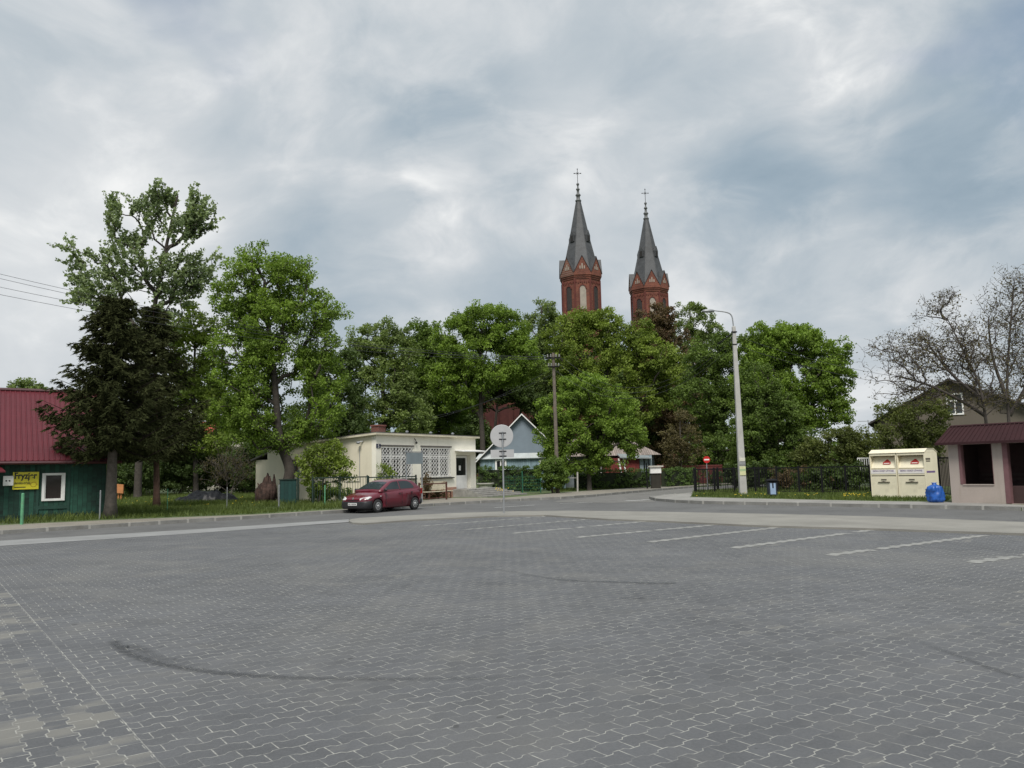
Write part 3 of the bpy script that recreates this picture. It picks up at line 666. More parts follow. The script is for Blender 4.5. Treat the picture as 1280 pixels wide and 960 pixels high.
# --- green wooden house
fg=Frame((gp(131,646.5,.1).x,gp(131,646.5,.1).y),math.atan2(.555,.83))
M_gboard=stripes('green_boards',(.012,.058,.038),(.004,.018,.012),0,.17,.07,.75,.45,.6)
M_redroof=mat('red_sheet_roof',(.100,.012,.018),.5,.10,1.5,spec=.35); M_maroon=mat('maroon_trim',(.06,.012,.015),.5,.2,3)
gh=empty('green_wooden_house',(fg.p.x,fg.p.y,.1),fg.a,'dark green wooden house under a red sheet-metal roof, barber sign on its wall','house')
ze_=fg.z(60,577,-.45)-.1; eave=(ze_+.613)/1.1125; Lg=11; Dg=8.0
fgl=lambda px,py,off=0:(fg.u(px,py,off),fg.z(px,py,off)-.1)
wa,wz0=fgl(53,625.5); wb,wz1=fgl(80.5,592); 
mb=MB(); wall_open(mb,0,eave+.05,.2,[]) 
wl=[(-Lg,wa),(wa,wb),(wb,0)]
mb.bx(-Lg,wa,0,.2,-.1,eave+.05); mb.bx(wb,0,0,.2,-.1,eave+.05); mb.bx(wa,wb,0,.2,-.1,wz0); mb.bx(wa,wb,0,.2,wz1,eave+.05)
mb.bx(-.2,0,.202,Dg,-.1,eave+.05); mb.bx(-Lg,-Lg+.2,.202,Dg,-.1,eave+.05); mb.bx(-Lg+.2,-.2,Dg-.2,Dg,-.1,eave+.05)
ridge=5.45; mb.ext([(-.2,0,eave+.052),(-.2,Dg,eave+.052),(-.2,Dg/2,ridge-.25)],(.198,0,0)); mb.build('wall',M_gboard,gh)
mb=MB(); mb.bx(-Lg,.0,-.03,-.002,-.12,.22); mb.bx(.002,.03,0,Dg,-.12,.22); mb.build('base_board',mat('base_green',(.012,.035,.025),.9,.3,4),gh)
rfm=MB(); sl=(ridge-eave)/(Dg/2)
def roofslab(y0,y1,z0,z1,t=.05): rfm.add([(-Lg-.4,y0,z0),(.45,y0,z0),(.45,y1,z1),(-Lg-.4,y1,z1),(-Lg-.4,y0,z0+t),(.45,y0,z0+t),(.45,y1,z1+t),(-Lg-.4,y1,z1+t)],[(0,1,2,3),(7,6,5,4),(0,4,5,1),(1,5,6,2),(2,6,7,3),(3,7,4,0)])
roofslab(-.45,Dg/2,eave-.45*sl,ridge); roofslab(Dg+.45,Dg/2,eave-.45*sl,ridge)
x=-Lg-.35
while x<.42:                                          # trapezoid ribs
    y0,z0,y1,z1=-.455,eave-.455*sl+.051,Dg/2,ridge+.051; w=.03
    rfm.add([(x-w,y0,z0),(x+w,y0,z0),(x+w*.5,y0,z0+.035),(x-w*.5,y0,z0+.035),(x-w,y1,z1),(x+w,y1,z1),(x+w*.5,y1,z1+.035),(x-w*.5,y1,z1+.035)],[(3,2,6,7),(0,4,5,1)[::-1],(0,3,7,4),(1,5,6,2),(0,1,2,3),(4,7,6,5)]); x+=.185
k_=0
for f in np.arange(.0,1,.085):                         # tile steps pressed into the sheet
    y=-.45+(Dg/2+.45)*f; z=eave-.45*sl+(ridge-eave+.45*sl)*f
    rfm.add([(-Lg-.38,y,z+.05),(.43,y,z+.05),(.43,y+.02,z+.068),(-Lg-.38,y+.02,z+.068),(-Lg-.38,y+.1,z+.05+.1*sl),(.43,y+.1,z+.05+.1*sl)],[(0,1,2,3),(3,2,5,4)])
ro=rfm.build('roof',M_redroof,gh)
mb=MB(); mb.tube([(-Lg-.4,Dg/2,ridge+.07),(.46,Dg/2,ridge+.07)],.09,8); mb.build('ridge_cap',M_maroon,ro)
mb=MB(); mb.bx(-Lg-.4,.45,-.50,-.47,eave-.45*sl-.11,eave-.45*sl+.03); mb.tube([(-Lg-.4,-.55,eave-.45*sl-.03),(.5,-.55,eave-.45*sl-.05)],.06,8); mb.build('gutter',M_maroon,ro)
mb=MB(); mb.tube([(.05,-.5,eave-.45*sl-.08),(.05,-.12,eave-.6),(.05,-.1,.1)],.05,8); mb.build('downpipe',M_maroon,gh)
wn_=MB(); f=.06
wn_.bx(wa-.04,wa+f,-.05,.1,wz0-.03,wz1+.03); wn_.bx(wb-f,wb+.04,-.05,.1,wz0-.03,wz1+.03); wn_.bx(wa+f,wb-f,-.05,.1,wz0-.03,wz0+f); wn_.bx(wa+f,wb-f,-.05,.1,wz1-f,wz1+.03)
for a_,b_ in ((wa+f,wa+f+.035),(wb-f-.035,wb-f)): wn_.bx(a_,b_,-.02,.08,wz0+f,wz1-f)
wo=wn_.build('window',M_white,gh,bevel=.006); g=MB(); g.quad((wa+f,.05,wz0+f),(wb-f,.05,wz0+f),(wb-f,.05,wz1-f),(wa+f,.05,wz1-f)); g.build('pane',glassmat('brown_glass',(.03,.022,.02)),wo)
mb=MB(); mb.bx(wa-.22,wa-.13,-.035,-.002,.25,eave); mb.bx(wb+.13,wb+.22,-.035,-.002,.25,eave); mb.bx(wa-.13,wb+.13,-.035,-.002,wz0-.35,wz0-.22); mb.build('batten',mat('batten_green',(.012,.05,.035),.7),gh)
# barber sign, fuse box
a_,z1_=fgl(16.3,590.3,-.06); b_,z0_=fgl(48,611.2,-.06)
sg=MB(); sg.bx(a_,b_,-.07,-.04,z0_,z1_); so_=sg.build('barber_sign',mat('sign_yellow',(.72,.62,.03),.5,.06,2),None,loc=(fg.p.x,fg.p.y,.1),rz=fg.a)
tag(so_,'yellow sign with black lettering fixed to the green board wall','sign'); M_ink=mat('black_ink',(.015,.015,.012),.5)
hh=z1_-z0_; ww=b_-a_
ft=text('Fryzjer',hh*.50,so_,(a_+ww*.05,-.075,z0_+hh*.62),(R(90),0,0),M_ink,'lettering',.003,.010); ft.scale=(ww*.88/max(v.co.x for v in ft.data.vertices),1,1)
text('damsko-męski',hh*.22,so_,(a_+ww*.06,-.075,z0_+hh*.30),(R(90),0,0),M_ink,'lettering',.002,.002,sx=.62)
mb=MB(); mb.bx(a_+ww*.06,a_+ww*.5,-.074,-.071,z0_+hh*.1,z0_+hh*.15); mb.build('underline',M_ink,so_)
mb=MB()
for k in range(10):
    t=k*math.pi/9; c_=(a_+ww*.80,z0_+hh*.27); mb.beam((c_[0]+math.cos(t)*.11,-.073,c_[1]+math.sin(t)*.10),(c_[0]+math.cos(t)*.17,-.073,c_[1]+math.sin(t)*.15),.012,.004)
mb.tube([(c_[0]+math.cos(q)*.10,-.073,c_[1]+math.sin(q)*.09) for q in np.linspace(0,6.28,17)],.009,4); mb.build('emblem',mat('ochre_ink',(.35,.20,.02),.6),so_)
a_,z1_=fgl(4,595); b_,z0_=fgl(16.5,607); mb=MB(); mb.bx(a_,b_,-.16,-.002,z0_,z1_); fo=mb.build('meter_box',M_white,gh,bevel=.01)
for k in (.3,.62):
    mb=MB(); mb.lathe([(.03,0),(.03,.01)],(a_+(b_-a_)*k,-.172,(z0_+z1_)/2),8,axis='y'); mb.build('knob',M_black,fo)
ca,cz=fgl(0,589,-.8); cb,_=fgl(7,589,-.8); mb=MB(); mb.add([(ca-2.2,-.8,cz-.05),(cb-.0,-.8,cz-.05),(cb-.35,-.002,cz+.35),(ca-2.2,-.002,cz+.35),(ca-2.2,-.8,cz),(cb-.0,-.8,cz),(cb-.35,-.002,cz+.4),(ca-2.2,-.002,cz+.4)],[(0,1,2,3),(7,6,5,4),(0,4,5,1),(1,5,6,2),(2,6,7,3),(3,7,4,0)]); mb.build('door_canopy',M_redroof,gh)

# --- blue-grey gable house
Yb=64; lb=at(597,573,Yb-.5); ap=at(652,519.5,Yb); a0=at(600,600,Yb).x; hw=ap.x-a0
M_bluew=stripes('blue_boards',(.22,.31,.35),(.05,.09,.11),0,.15,.07,.7,.18,.4); M_bluep=mat('blue_render',(.20,.245,.285),.85,.10,1)
M_tin=mat('pale_tin',(.26,.29,.29),.5,.2,1.5,metal=.2,dirt=(.22,.2,.17,.5)); M_brownroof=stripes('brown_corrugated',(.25,.205,.175),(.15,.12,.10),0,.18,.25,.7,.25,.6)
bh=empty('blue_gable_house',(ap.x,Yb,.1),0,'blue-grey house with a plain gable over blue boards, partly behind the dark hedge','house')
he=at(600,574,Yb).z-.1; hp=ap.z-.1
mb=MB(); mb.ext([(-hw,0,he),(hw,0,he),(0,0,hp)],(0,9,0)); mb.build('gable',M_bluep,bh)
mb=MB(); mb.bx(-hw+.05,hw-.05,-.02,8.9,-.1,he-.002); mb.build('wall',M_bluew,bh)
rfm=MB(); ov=.3; sl=(hp-he)/hw
for s in (-1,1): rfm.ext([(0,-.35,hp+.02),(s*(hw+ov),-.35,he-ov*sl+.02),(s*(hw+ov),-.35,he-ov*sl+.1),(0,-.35,hp+.12)],(0,9.7,0))
ro=rfm.build('roof',M_brownroof,bh)
mb=MB()
for s in (-1,1): mb.ext([(0,-.40,hp+.03),(s*(hw+ov),-.40,he-ov*sl+.03),(s*(hw+ov),-.40,he-ov*sl+.13),(0,-.40,hp+.15)],(0,.045,0))
mb.build('bargeboard',M_white,ro)
mb=MB(); mb.add([(-hw-.35,-.24,he+.02),(hw+.1,-.24,he+.02),(hw+.1,-.02,he+.42),(-hw-.0,-.02,he+.42),(-hw-.35,-.24,he-.03),(hw+.1,-.24,he-.03)],[(0,1,2,3),(0,4,5,1),(0,3,4),(1,5,2),(4,3,2,5)]); mb.build('pent_roof',M_tin,bh)
for px in (626,681):
    q=at(px,582,Yb).x-ap.x; z1_=at(px,576,Yb).z; z0_=at(px,590,Yb).z; mb=MB(); w_=.45
    mb.bx(q-w_,q-w_+.14,-.08,-.022,z0_,z1_); mb.bx(q+w_-.14,q+w_,-.08,-.022,z0_,z1_); mb.bx(q-w_+.14,q+w_-.14,-.08,-.022,z1_-.12,z1_); mb.bx(q-w_+.14,q+w_-.14,-.08,-.022,z0_,z0_+.1); mb.bx(q-.05,q+.05,-.08,-.022,z0_+.1,z1_-.12)
    wo=mb.build('window',M_white,bh); g=MB(); g.quad((q-w_+.1,-.035,z0_+.05),(q+w_-.1,-.035,z0_+.05),(q+w_-.1,-.035,z1_-.05),(q-w_+.1,-.035,z1_-.05)); g.build('pane',M_glass,wo)

# --- brown corrugated roof house with red porch
Yr=68; x0=at(700,590,Yr).x; x1=at(826,590,Yr).x; xr=at(799,590,Yr).x; ze=at(760,568,Yr-1).z-.1; zr=at(799,547,Yr+3).z-.1
rh=empty('red_porch_house',(x0,Yr,.1),0,'low house with weathered corrugated roof and dark red porch wall behind the clipped hedge','house'); Lr=x1-x0
mb=MB(); mb.bx(.4,Lr-.45,.3,7,-.1,ze); mb.build('wall',mat('grey_blue_wall',(.13,.15,.16),.85,.2,2),rh)
mb=MB(); e=.0; mb.add([(0,-.6,ze-.1),(Lr,-.6,ze-.1),(Lr,7.6,ze-.1),(0,7.6,ze-.1),(0,3.5,zr),(Lr-2.3,3.5,zr)],[(0,1,5,4),(1,2,5),(2,3,4,5),(0,4,3),(0,3,2,1)]); mb.build('roof',M_brownroof,rh)
pa=at(757,590,Yr-2).x-x0; pb=at(800,590,Yr-2).x-x0; zp=at(780,572.5,Yr-2).z-.1
mb=MB(); mb.bx(pa,pb,-1.8,.29,-.1,zp); mb.build('porch_wall',stripes('red_boards',(.17,.022,.018),(.07,.01,.01),0,.16,.08,.7,.2,.4),rh)
mb=MB(); mb.add([(pa+1.2,-2.2,zp-.0),(pb+1.0,-2.2,zp-.12),(pb+1.0,.28,zp+.25),(pa+1.2,.28,zp+.4),(pa+1.2,-2.2,zp+.08),(pb+1.0,-2.2,zp-.04),(pb+1.0,.28,zp+.33),(pa+1.2,.28,zp+.48)],[(0,1,2,3),(7,6,5,4),(0,4,5,1),(1,5,6,2),(2,6,7,3),(3,7,4,0)]); mb.build('porch_roof',M_tin,rh)
for px,w_ in ((803,.30),(809,.22),(814.5,.2)):
    q=at(px,585,Yr-2).x-x0; mb=MB(); mb.bx(q-w_/2,q+w_/2,-1.7,-1.55,-.1,zp+(.1 if px<810 else .2)); mb.build('porch_post',mat('porch_blue',(.27,.33,.36),.7),rh)
qa,qb=at(773.5,572,Yr-2).x-x0, at(778,592,Yr-2).x-x0
for dx in (0,.38): mb=MB(); mb.beam((qa+dx,-1.86,zp-.02),(qb+dx,-1.86,.6),.13,.05,up=(0,1,0)); mb.build('leaning_board',M_white,rh)
q0=at(745,590,Yr).x-x0; mb=MB(); mb.bx(q0-.7,q0+.5,.22,.30-.002,.9,2.0); wo=mb.build('window',M_white,rh)
for k in (-.62,-.02): g=MB(); g.bx(q0+k,q0+k+.44,.2,.215,1.0,1.9); g.build('pane',M_glass,wo)
# brick garden wall right of it
A=gp(828,607.5,.1); A=at(826,600,70); Bq=at(872,600,72); zt_=at(850,582,71).z; d=Bq-A; 
mb=MB(); Lq=math.hypot(d.x,d.y)+3; mb.bx(0,Lq,0,.25,-.1,zt_-.22); mb.bx(0,Lq,-.03,.28,zt_-.22,zt_-.08)
o=mb.build('garden_wall',brickmat('wall_brick',(.20,.035,.030),(.13,.025,.022),(.08,.05,.045)),None,loc=(A.x,A.y,.1),rz=math.atan2(d.y,d.x)); tag(o,'dark red brick garden wall behind the short hedge at the side street','wall')

# --- grey gable house on the right
Yh=50; root=at(1185,476,Yh); fh=Frame((root.x,root.y),R(-27)); h2=empty('grey_gable_house',(root.x,Yh,.1),R(-27),'grey-beige rendered house with a wide gable and one white attic window, behind the leafless trees','house')
xl,zl_=fh.hit(1088,529); xr_,zr_=fh.hit(1330,522); zl_-=.1; zr_-=.1; hp=root.z-.1
M_grend=plaster('grey_render',(.125,.106,.084),None,0)
mb=MB(); mb.ext([(xl+.4,0,-.1),(xr_-.4,0,-.1),(xr_-.4,0,zr_+.08),(0,0,hp-.02),(xl+.4,0,zl_+.10)],(0,9,0)); mb.build('wall',M_grend,h2)
mb=MB(); mb.ext([(0,-.5,hp),(xl-.1,-.5,zl_-.12),(xl-.1,-.5,zl_-.0),(0,-.5,hp+.13)],(0,10,0)); mb.ext([(0,-.5,hp),(xr_+.1,-.5,zr_-.12),(xr_+.1,-.5,zr_),(0,-.5,hp+.13)],(0,10,0)); mb.build('roof',mat('dark_roof',(.04,.035,.033),.8,.2,2),h2)
a_,z0_=fh.hit(1184,519); b_,z1_=fh.hit(1203,491); z0_-=.1; z1_-=.1; f=.09; mb=MB()
mb.bx(a_,a_+f,-.06,.02,z0_,z1_); mb.bx(b_-f,b_,-.06,.02,z0_,z1_); mb.bx(a_+f,b_-f,-.06,.02,z1_-f,z1_); mb.bx(a_+f,b_-f,-.06,.02,z0_,z0_+f); mb.bx(a_+f,b_-f,-.06,.02,z0_+(z1_-z0_)*.62,z0_+(z1_-z0_)*.68); mb.bx((a_+b_)/2-.03,(a_+b_)/2+.03,-.055,.018,z0_+f,z0_+(z1_-z0_)*.62)
wo=mb.build('window',M_white,h2); g=MB(); g.quad((a_+f,-.01,z0_),(b_-f,-.01,z0_),(b_-f,-.01,z1_),(a_+f,-.01,z1_)); g.build('pane',glassmat('pale_glass',(.06,.07,.075)),wo)
an_=MB(); q=at(1085,525,70); an_.tube([(0,0,0),(0,0,q.z)],.035,5); an_.beam((-.9,0,q.z-.1),(.9,0,q.z-.1),.05); an_.beam((-.5,0,q.z-.6),(.5,0,q.z-.6),.05)
an_=an_.build('antenna_mast',M_galv,None,loc=(q.x,70,0)); tag(an_,'thin mast with a cross aerial seen in the sky gap left of the grey house','antenna')

# --- little house with red roof in the garden on the left
q=at(270,560,92); gh2=empty('garden_house',(q.x,92,.1),0,'pale house with red tiled roof glimpsed through the trees right of the dark spruces','house')
zt_=at(270,541,92).z; mb=MB(); mb.bx(-3.6,3.2,0,6,-.1,zt_-.6); mb.build('wall',mat('pale_wall',(.5,.47,.4),.9,.1,2),gh2)
mb=MB(); mb.ext([(-4,-.4,zt_-.7),(-4,6.4,zt_-.7),(-4,3,zt_+1.4)],(3.2,0,0)); mb.build('roof',mat('tile_red',(.30,.06,.03),.8,.25,3),gh2)
q2=at(283,540,92).x-q.x; mb=MB(); mb.bx(q2-.5,q2+.5,2,3,zt_-1.5,at(283,519,94).z); mb.build('chimney',mat('orange_brick',(.34,.10,.05),.9,.2,5),gh2)
# ------------------------------------------------------------------ church
M_cbrick=brickmat('church_brick',(.20,.060,.034),(.13,.040,.026),(.19,.12,.09),1,.5,.16); M_cdark=mat('corbel_brick',(.12,.032,.024),.9,.2,2)
M_slate=stripes('spire_slate',(.075,.078,.080),(.045,.047,.05),2,.35,.12,.55,.25,.3); M_slate=mat('spire_sheet',(.058,.060,.063),.6,.28,1.2,dirt=(.035,.034,.033,.6),fine=6)
M_zinc=mat('zinc_edge',(.10,.105,.105),.5,.15,1); M_louvre=stripes('louvre',(.05,.04,.035),(.012,.01,.01),2,.16,.4,.8,.1,.5); M_pale=mat('pale_louvre',(.34,.30,.25),.9,.15,2)
base=at(729.8,600,130); church=empty('twin_tower_church',(base.x,130,.1),0,'red brick church with two tall octagonal towers and slate spires beyond the trees','church')
O8=math.pi/8
def oct_(r): return r/math.cos(O8)
def tower(px,Y,name='tower'):
    c=at(px,480,Y); cx=c.x-base.x; cy=Y-130; s=Y/1000
    g=lambda py: at(px,py,Y).z-.1
    f=Y/130.0
    zg=31.0+.0; zg=at(729.8,346,130).z-.1                   # gablet foot
    r=3.02
    mb=MB(); mb.lathe([(oct_(r*1.12),0),(oct_(r*1.12),14),(oct_(r),14.3),(oct_(r),zg-1.0)],(cx,cy,0),8,O8)
    for k,(rr,z0,z1) in enumerate(((r+.10,zg-1.0,zg-.72),(r+.2,zg-.72,zg-.42),(r+.32,zg-.42,zg))): mb.lathe([(oct_(rr),z0+.002),(oct_(rr),z1)],(cx,cy,0),8,O8)
    to=mb.build(name,M_cbrick,church)
    za=zg+2.75
    gb=MB(); zn=MB(); side=2*(r+.32)*math.tan(O8)
    det=MB(); win=MB(); lou=MB(); pan=MB()
    for k in range(8):
        a=-math.pi/2+k*math.pi/4; n_=Vector((math.cos(a),math.sin(a),0)); t=Vector((-math.sin(a),math.cos(a),0)); C0=Vector((cx,cy,0))
        o=C0+n_*(r+.32); h=side/2
        A=o-t*h+Vector((0,0,zg+.002)); B_=o+t*h+Vector((0,0,zg+.002)); T=o+Vector((0,0,za))
        gb.ext([A,B_,T],-n_*.35)
        # little roofs running back from each gablet
        bk=C0+n_*(.6)+Vector((0,0,za))
        for E in (A,B_):
            e0=E+Vector((0,0,.02)); up=Vector((0,0,.10))
            o1=T+n_*.12; o2=e0+n_*.12; 
            zn.add([o1+up,o2+up,E-n_*1.7+up,bk+up,o1,o2,E-n_*1.7,bk],[(0,1,2,3),(7,6,5,4),(0,4,5,1),(1,5,6,2),(3,2,6,7)])
        det=MB()
        for dz_,dx_,h_ in ((.55,-.35,.5),(.55,0,.9),(.55,.35,.5)): 
            q=o+t*dx_+n_*.02+Vector((0,0,zg+dz_)); det.ext([q-t*.09,q+t*.09,q+t*.09+Vector((0,0,h_)),q-t*.09+Vector((0,0,h_))],n_*.03)
        det.build('blind_niche',M_pale,to)
        # belfry window: arched
        w=.55; z0,z1=zg-6.0,zg-2.15; arch=[(-w,z0),(w,z0),(w,z1-.5)]+[(w*math.cos(q),z1-.5+.62*math.sin(q)) for q in np.linspace(.3,math.pi-.3,6)]+[(-w,z1-.5)]
        ow=C0+n_*(r+.0)
        wq=MB(); wq.ext([ow+t*x_+Vector((0,0,z_)) for x_,z_ in arch],n_*.05); wq.build('shutter' if k in (0,4) else 'louvre',M_pale if k in (0,4) else M_louvre,to)
        # frame ring
        for (xa,z_a),(xb,z_b) in zip(arch[2:],arch[3:]+[arch[0]]): win.beam(ow+t*xa+n_*.06+Vector((0,0,z_a)),ow+t*xb+n_*.06+Vector((0,0,z_b)),.16,.14,up=n_)
        for q in range(-3,4): # corbel row above
            p_=ow+t*(q*.34)+n_*.06+Vector((0,0,zg-1.75+(.14 if q%2 else 0))); win.beam(p_,p_+Vector((0,0,.28)),.14,.12,up=n_)
        # corner pilaster
        ac=a+O8; cn_=C0+Vector((math.cos(ac),math.sin(ac),0))*oct_(r); win.tube([cn_+Vector((0,0,14.4)),cn_+Vector((0,0,zg-1.02))],.17,6)
    gb.build('gablet',M_cbrick,to); zn.build('gablet_roof',M_slate,to); win.build('window_surround',M_cdark,to);
    # spire
    zt_=zg+12.9; zs=zg+.6; sp=MB(); sp.lathe([(oct_(2.9),zs),(oct_(1.62),zg+6.35),(oct_(.36),zt_)],(cx,cy,0),8,O8)
    for k in range(8):                                     # hip rolls
        a=O8+k*math.pi/4; d=Vector((math.cos(a),math.sin(a),0)); sp.tube([Vector((cx,cy,zs))+d*oct_(2.9),Vector((cx,cy,zg+6.35))+d*oct_(1.62),Vector((cx,cy,zt_))+d*oct_(.36)],.05,5)
    so_=sp.build('spire',M_slate,to)
    for k in range(0,8,1):
        if k%2==0: continue
        a=-math.pi/2+k*math.pi/4; n_=Vector((math.cos(a),math.sin(a),0)); t=Vector((-math.sin(a),math.cos(a),0)); z=zg+5.6; rr=1.85
        o=Vector((cx,cy,z))+n_*(rr+.12); lc=MB(); ld=MB()
        lc.ext([o-t*.42,o+t*.42,o+t*.42+Vector((0,0,1.1)),o+Vector((0,0,1.95)),o-t*.42+Vector((0,0,1.1))],-n_*1.2)
        q=o+n_*.01; ld.ext([q-t*.26+Vector((0,0,.1)),q+t*.26+Vector((0,0,.1)),q+t*.26+Vector((0,0,1.0)),q-t*.26+Vector((0,0,1.0))],n_*.03)
        lc.build('lucarne',M_slate,to); ld.build('lucarne_opening',M_dark,to)
    fi=MB(); fi.lathe([(.40,zt_-.1),(.52,zt_+.02),(.50,zt_+.18),(.30,zt_+.35),(.30,zt_+.85),(.46,zt_+1.0),(.42,zt_+1.15),(.22,zt_+1.35),(.20,zt_+1.9),(.34,zt_+2.0),(.30,zt_+2.12),(.12,zt_+2.4),(.12,zt_+2.7),(.24,zt_+2.85),(.24,zt_+3.05),(.05,zt_+3.2)],(cx,cy,0),10)
    fi.build('finial',M_zinc,to,smooth=True)
    cr=MB(); z=zt_+3.1; cr.tube([(cx,cy,z),(cx,cy,z+2.5)],.045,6); cr.tube([(cx-.5,cy,z+1.75),(cx+.5,cy,z+1.75)],.04,6)
    for dx_,dz_ in ((-.55,1.75),(.55,1.75),(0,2.5)): cr.blob((cx+dx_,cy,z+dz_),.1,.1,.1,6,4)
    for a in (.8,2.35,3.9,5.5): cr.tube([(cx,cy,z+1.75),(cx+.3*math.cos(a),cy,z+1.75+.3*math.sin(a))],.025,4)
    cr.build('cross',M_black,to)
tower(729.8,130); tower(815.8,140.5)
# nave: runs left-back from the towers; wall with buttresses and tall windows
c1=at(729.8,480,130).x-base.x; c2=at(815.8,480,140.5).x-base.x; td=Vector((c2-c1,10.5,0)).normalized(); nd=Vector((-td.y,td.x,0))     # nave axis, away to the left-back
P0=Vector((c1,0,0)); wmid=(c2-c1)
A=P0+td*-1.0; Wd=math.hypot(c2-c1,10.5)+2; Ln=36
def loc3(u,v,z): q=A+td*u+nd*v; return (q.x,q.y,z)
mb=MB()
def nb(u0,u1,v0,v1,z0,z1,M=None):
    (M or mb).add([loc3(u,v,z) for u in (u0,u1) for v in (v0,v1) for z in (z0,z1)],[(0,1,3,2),(4,6,7,5),(0,4,5,1),(2,3,7,6),(0,2,6,4),(1,5,7,3)])
nb(0,Wd,3,Ln,0,15); 
for k in range(7): nb(-1.1,-.002,4+k*5,5+k*5,0,12.5)
mb.build('nave_wall',M_cbrick,church)
for k in range(6): wn=MB(); nb(-.12,-.003,6.3+k*5,7.6+k*5,3.5,11,wn); wn.build('nave_window',M_louvre,church)
rf_=MB(); rf_.add([loc3(-.6,2.5,14.9),(loc3(Wd+.6,2.5,14.9)),loc3(Wd/2,2.5,22),loc3(-.6,Ln+.5,14.9),loc3(Wd+.6,Ln+.5,14.9),loc3(Wd/2,Ln+.5,22)],[(0,1,2),(3,5,4),(0,2,5,3),(1,4,5,2),(0,3,4,1)]); rf_.build('nave_roof',M_slate,church)
# brick front wall seen low between the trees, left of the towers
mb=MB(); L1=at(596,520,122).x-base.x; L2=at(668,520,122).x-base.x; zt_=at(630,506,122).z
mb.bx(L1,L2,-8,-2,0,zt_); 
for k in range(4): q=L1+(L2-L1)*(k+.2)/4; mb.bx(q,q+.7,-8.5,-8.002,0,zt_-1)
mb.build('annex_wall',mat('shaded_brick_wall',(.07,.02,.017),.95,.3,1),church)  # brick colour darkened to stand for the shade among the trees
for px in (598,602.5): mb=MB(); q=at(px,530,121).x-base.x; mb.bx(q-.14,q+.14,-8.72,-8.51,at(px,536,121).z,at(px,518,121).z); mb.build('pale_pier',M_pale,church)
# ------------------------------------------------------------------ car
M_paint=None
m,n,p,out=newmat('maroon_car_paint'); n.setin(p.inputs['Base Color'],(.120,.008,.019,1)); p.inputs['Roughness'].default_value=.28; p.inputs['Coat Weight'].default_value=.6; p.inputs['Coat Roughness'].default_value=.08; M_paint=m
M_plastic=mat('black_plastic',(.022,.022,.024),.5,.15,8); M_tyre=mat('tyre_rubber',(.02,.02,.02),.85,.2,10); M_rim=mat('wheel_trim',(.42,.42,.42),.35,.1,6,metal=.6)
M_lens=mat('lamp_lens',(.70,.70,.68),.12,.05,5); M_red=mat('red_lens',(.3,.01,.01),.2,.05,5); M_plate=mat('number_plate_white',(.7,.7,.68),.4,.03,5)
fd=Vector((-.555,-.832,0)); ang=math.atan2(fd.y,fd.x); wB=gp(470.9,641.0); wB.z=0      # near front wheel contact
car_c=wB-fd*1.18-Vector((-fd.y,fd.x,0))*.73
car=empty('parked_car',(car_c.x,car_c.y,.004),ang,'dark red five-door hatchback on the road in front of the cream building','car')
def loft(st, name, m, closed=True, smooth=True, parent=None, bevel=0):
    """st: list of (x, [(y,z)...]) half sections from bottom centre to top centre"""
    mb=MB(); vs=[]; 
    for x,sec in st:
        full=[(y,z) for y,z in sec]+[(-y,z) for y,z in sec[::-1] if y>1e-6]
        vs.append([(x+ (dx if False else 0),y,z) for y,z in full])
    N=len(vs[0]); flat=[v for s in vs for v in s]; fs=[(i*N+j,i*N+(j+1)%N,(i+1)*N+(j+1)%N,(i+1)*N+j) for i in range(len(vs)-1) for j in range(N)]
    fs+=[tuple(range(N)),tuple(range((len(vs)-1)*N,len(vs)*N))[::-1]]
    mb.add(flat,fs); return mb.build(name,m,parent,smooth=smooth)
def sec(hw,zl,zb,zt): return [(0,zl),(hw*.86,zl),(hw*.97,zl+.07),(hw*1.0,zl+(zb-zl)*.45),(hw*.985,zl+(zb-zl)*.80),(hw*.94,zb),(hw*.84,zt-.015),(hw*.45,zt+.008),(0,zt+.015)]
body_st=[(1.90,sec(.60,.30,.56,.60)),(1.84,sec(.70,.22,.61,.66)),(1.70,sec(.77,.19,.67,.73)),(1.45,sec(.805,.18,.74,.80)),(1.18,sec(.82,.18,.80,.865)),(.85,sec(.825,.18,.85,.92)),(.55,sec(.83,.18,.88,.95)),(0,sec(.835,.18,.905,.955)),(-.6,sec(.835,.18,.93,.97)),(-1.28,sec(.825,.18,.96,.99)),(-1.6,sec(.80,.20,.97,1.0)),(-1.80,sec(.75,.24,.96,1.0)),(-1.88,sec(.68,.30,.90,.96))]
body=loft(body_st,'body',M_paint,parent=car)
cut=MB()
for x in (1.18,-1.28): cut.lathe([(.335,-1.2),(.335,1.2)],(x,0,.30),28,axis='y')
cutter=cut.build('tmp',M_plastic,car); cut=MB()
bm_=body.modifiers.new('b','BOOLEAN'); bm_.operation='DIFFERENCE'; bm_.object=cutter; bm_.solver='EXACT'
bpy.context.view_layer.update(); dg=bpy.context.evaluated_depsgraph_get(); nm=bpy.data.meshes.new_from_object(body.evaluated_get(dg)); body.modifiers.clear(); body.data=nm; bpy.data.objects.remove(cutter)
ub=MB(); ub.bx(-1.7,1.7,-.6,.6,.2,.62); ub.bx(-1.7,1.7,-.62,.62,.17,.2); ub.build('underbody',M_plastic,car)
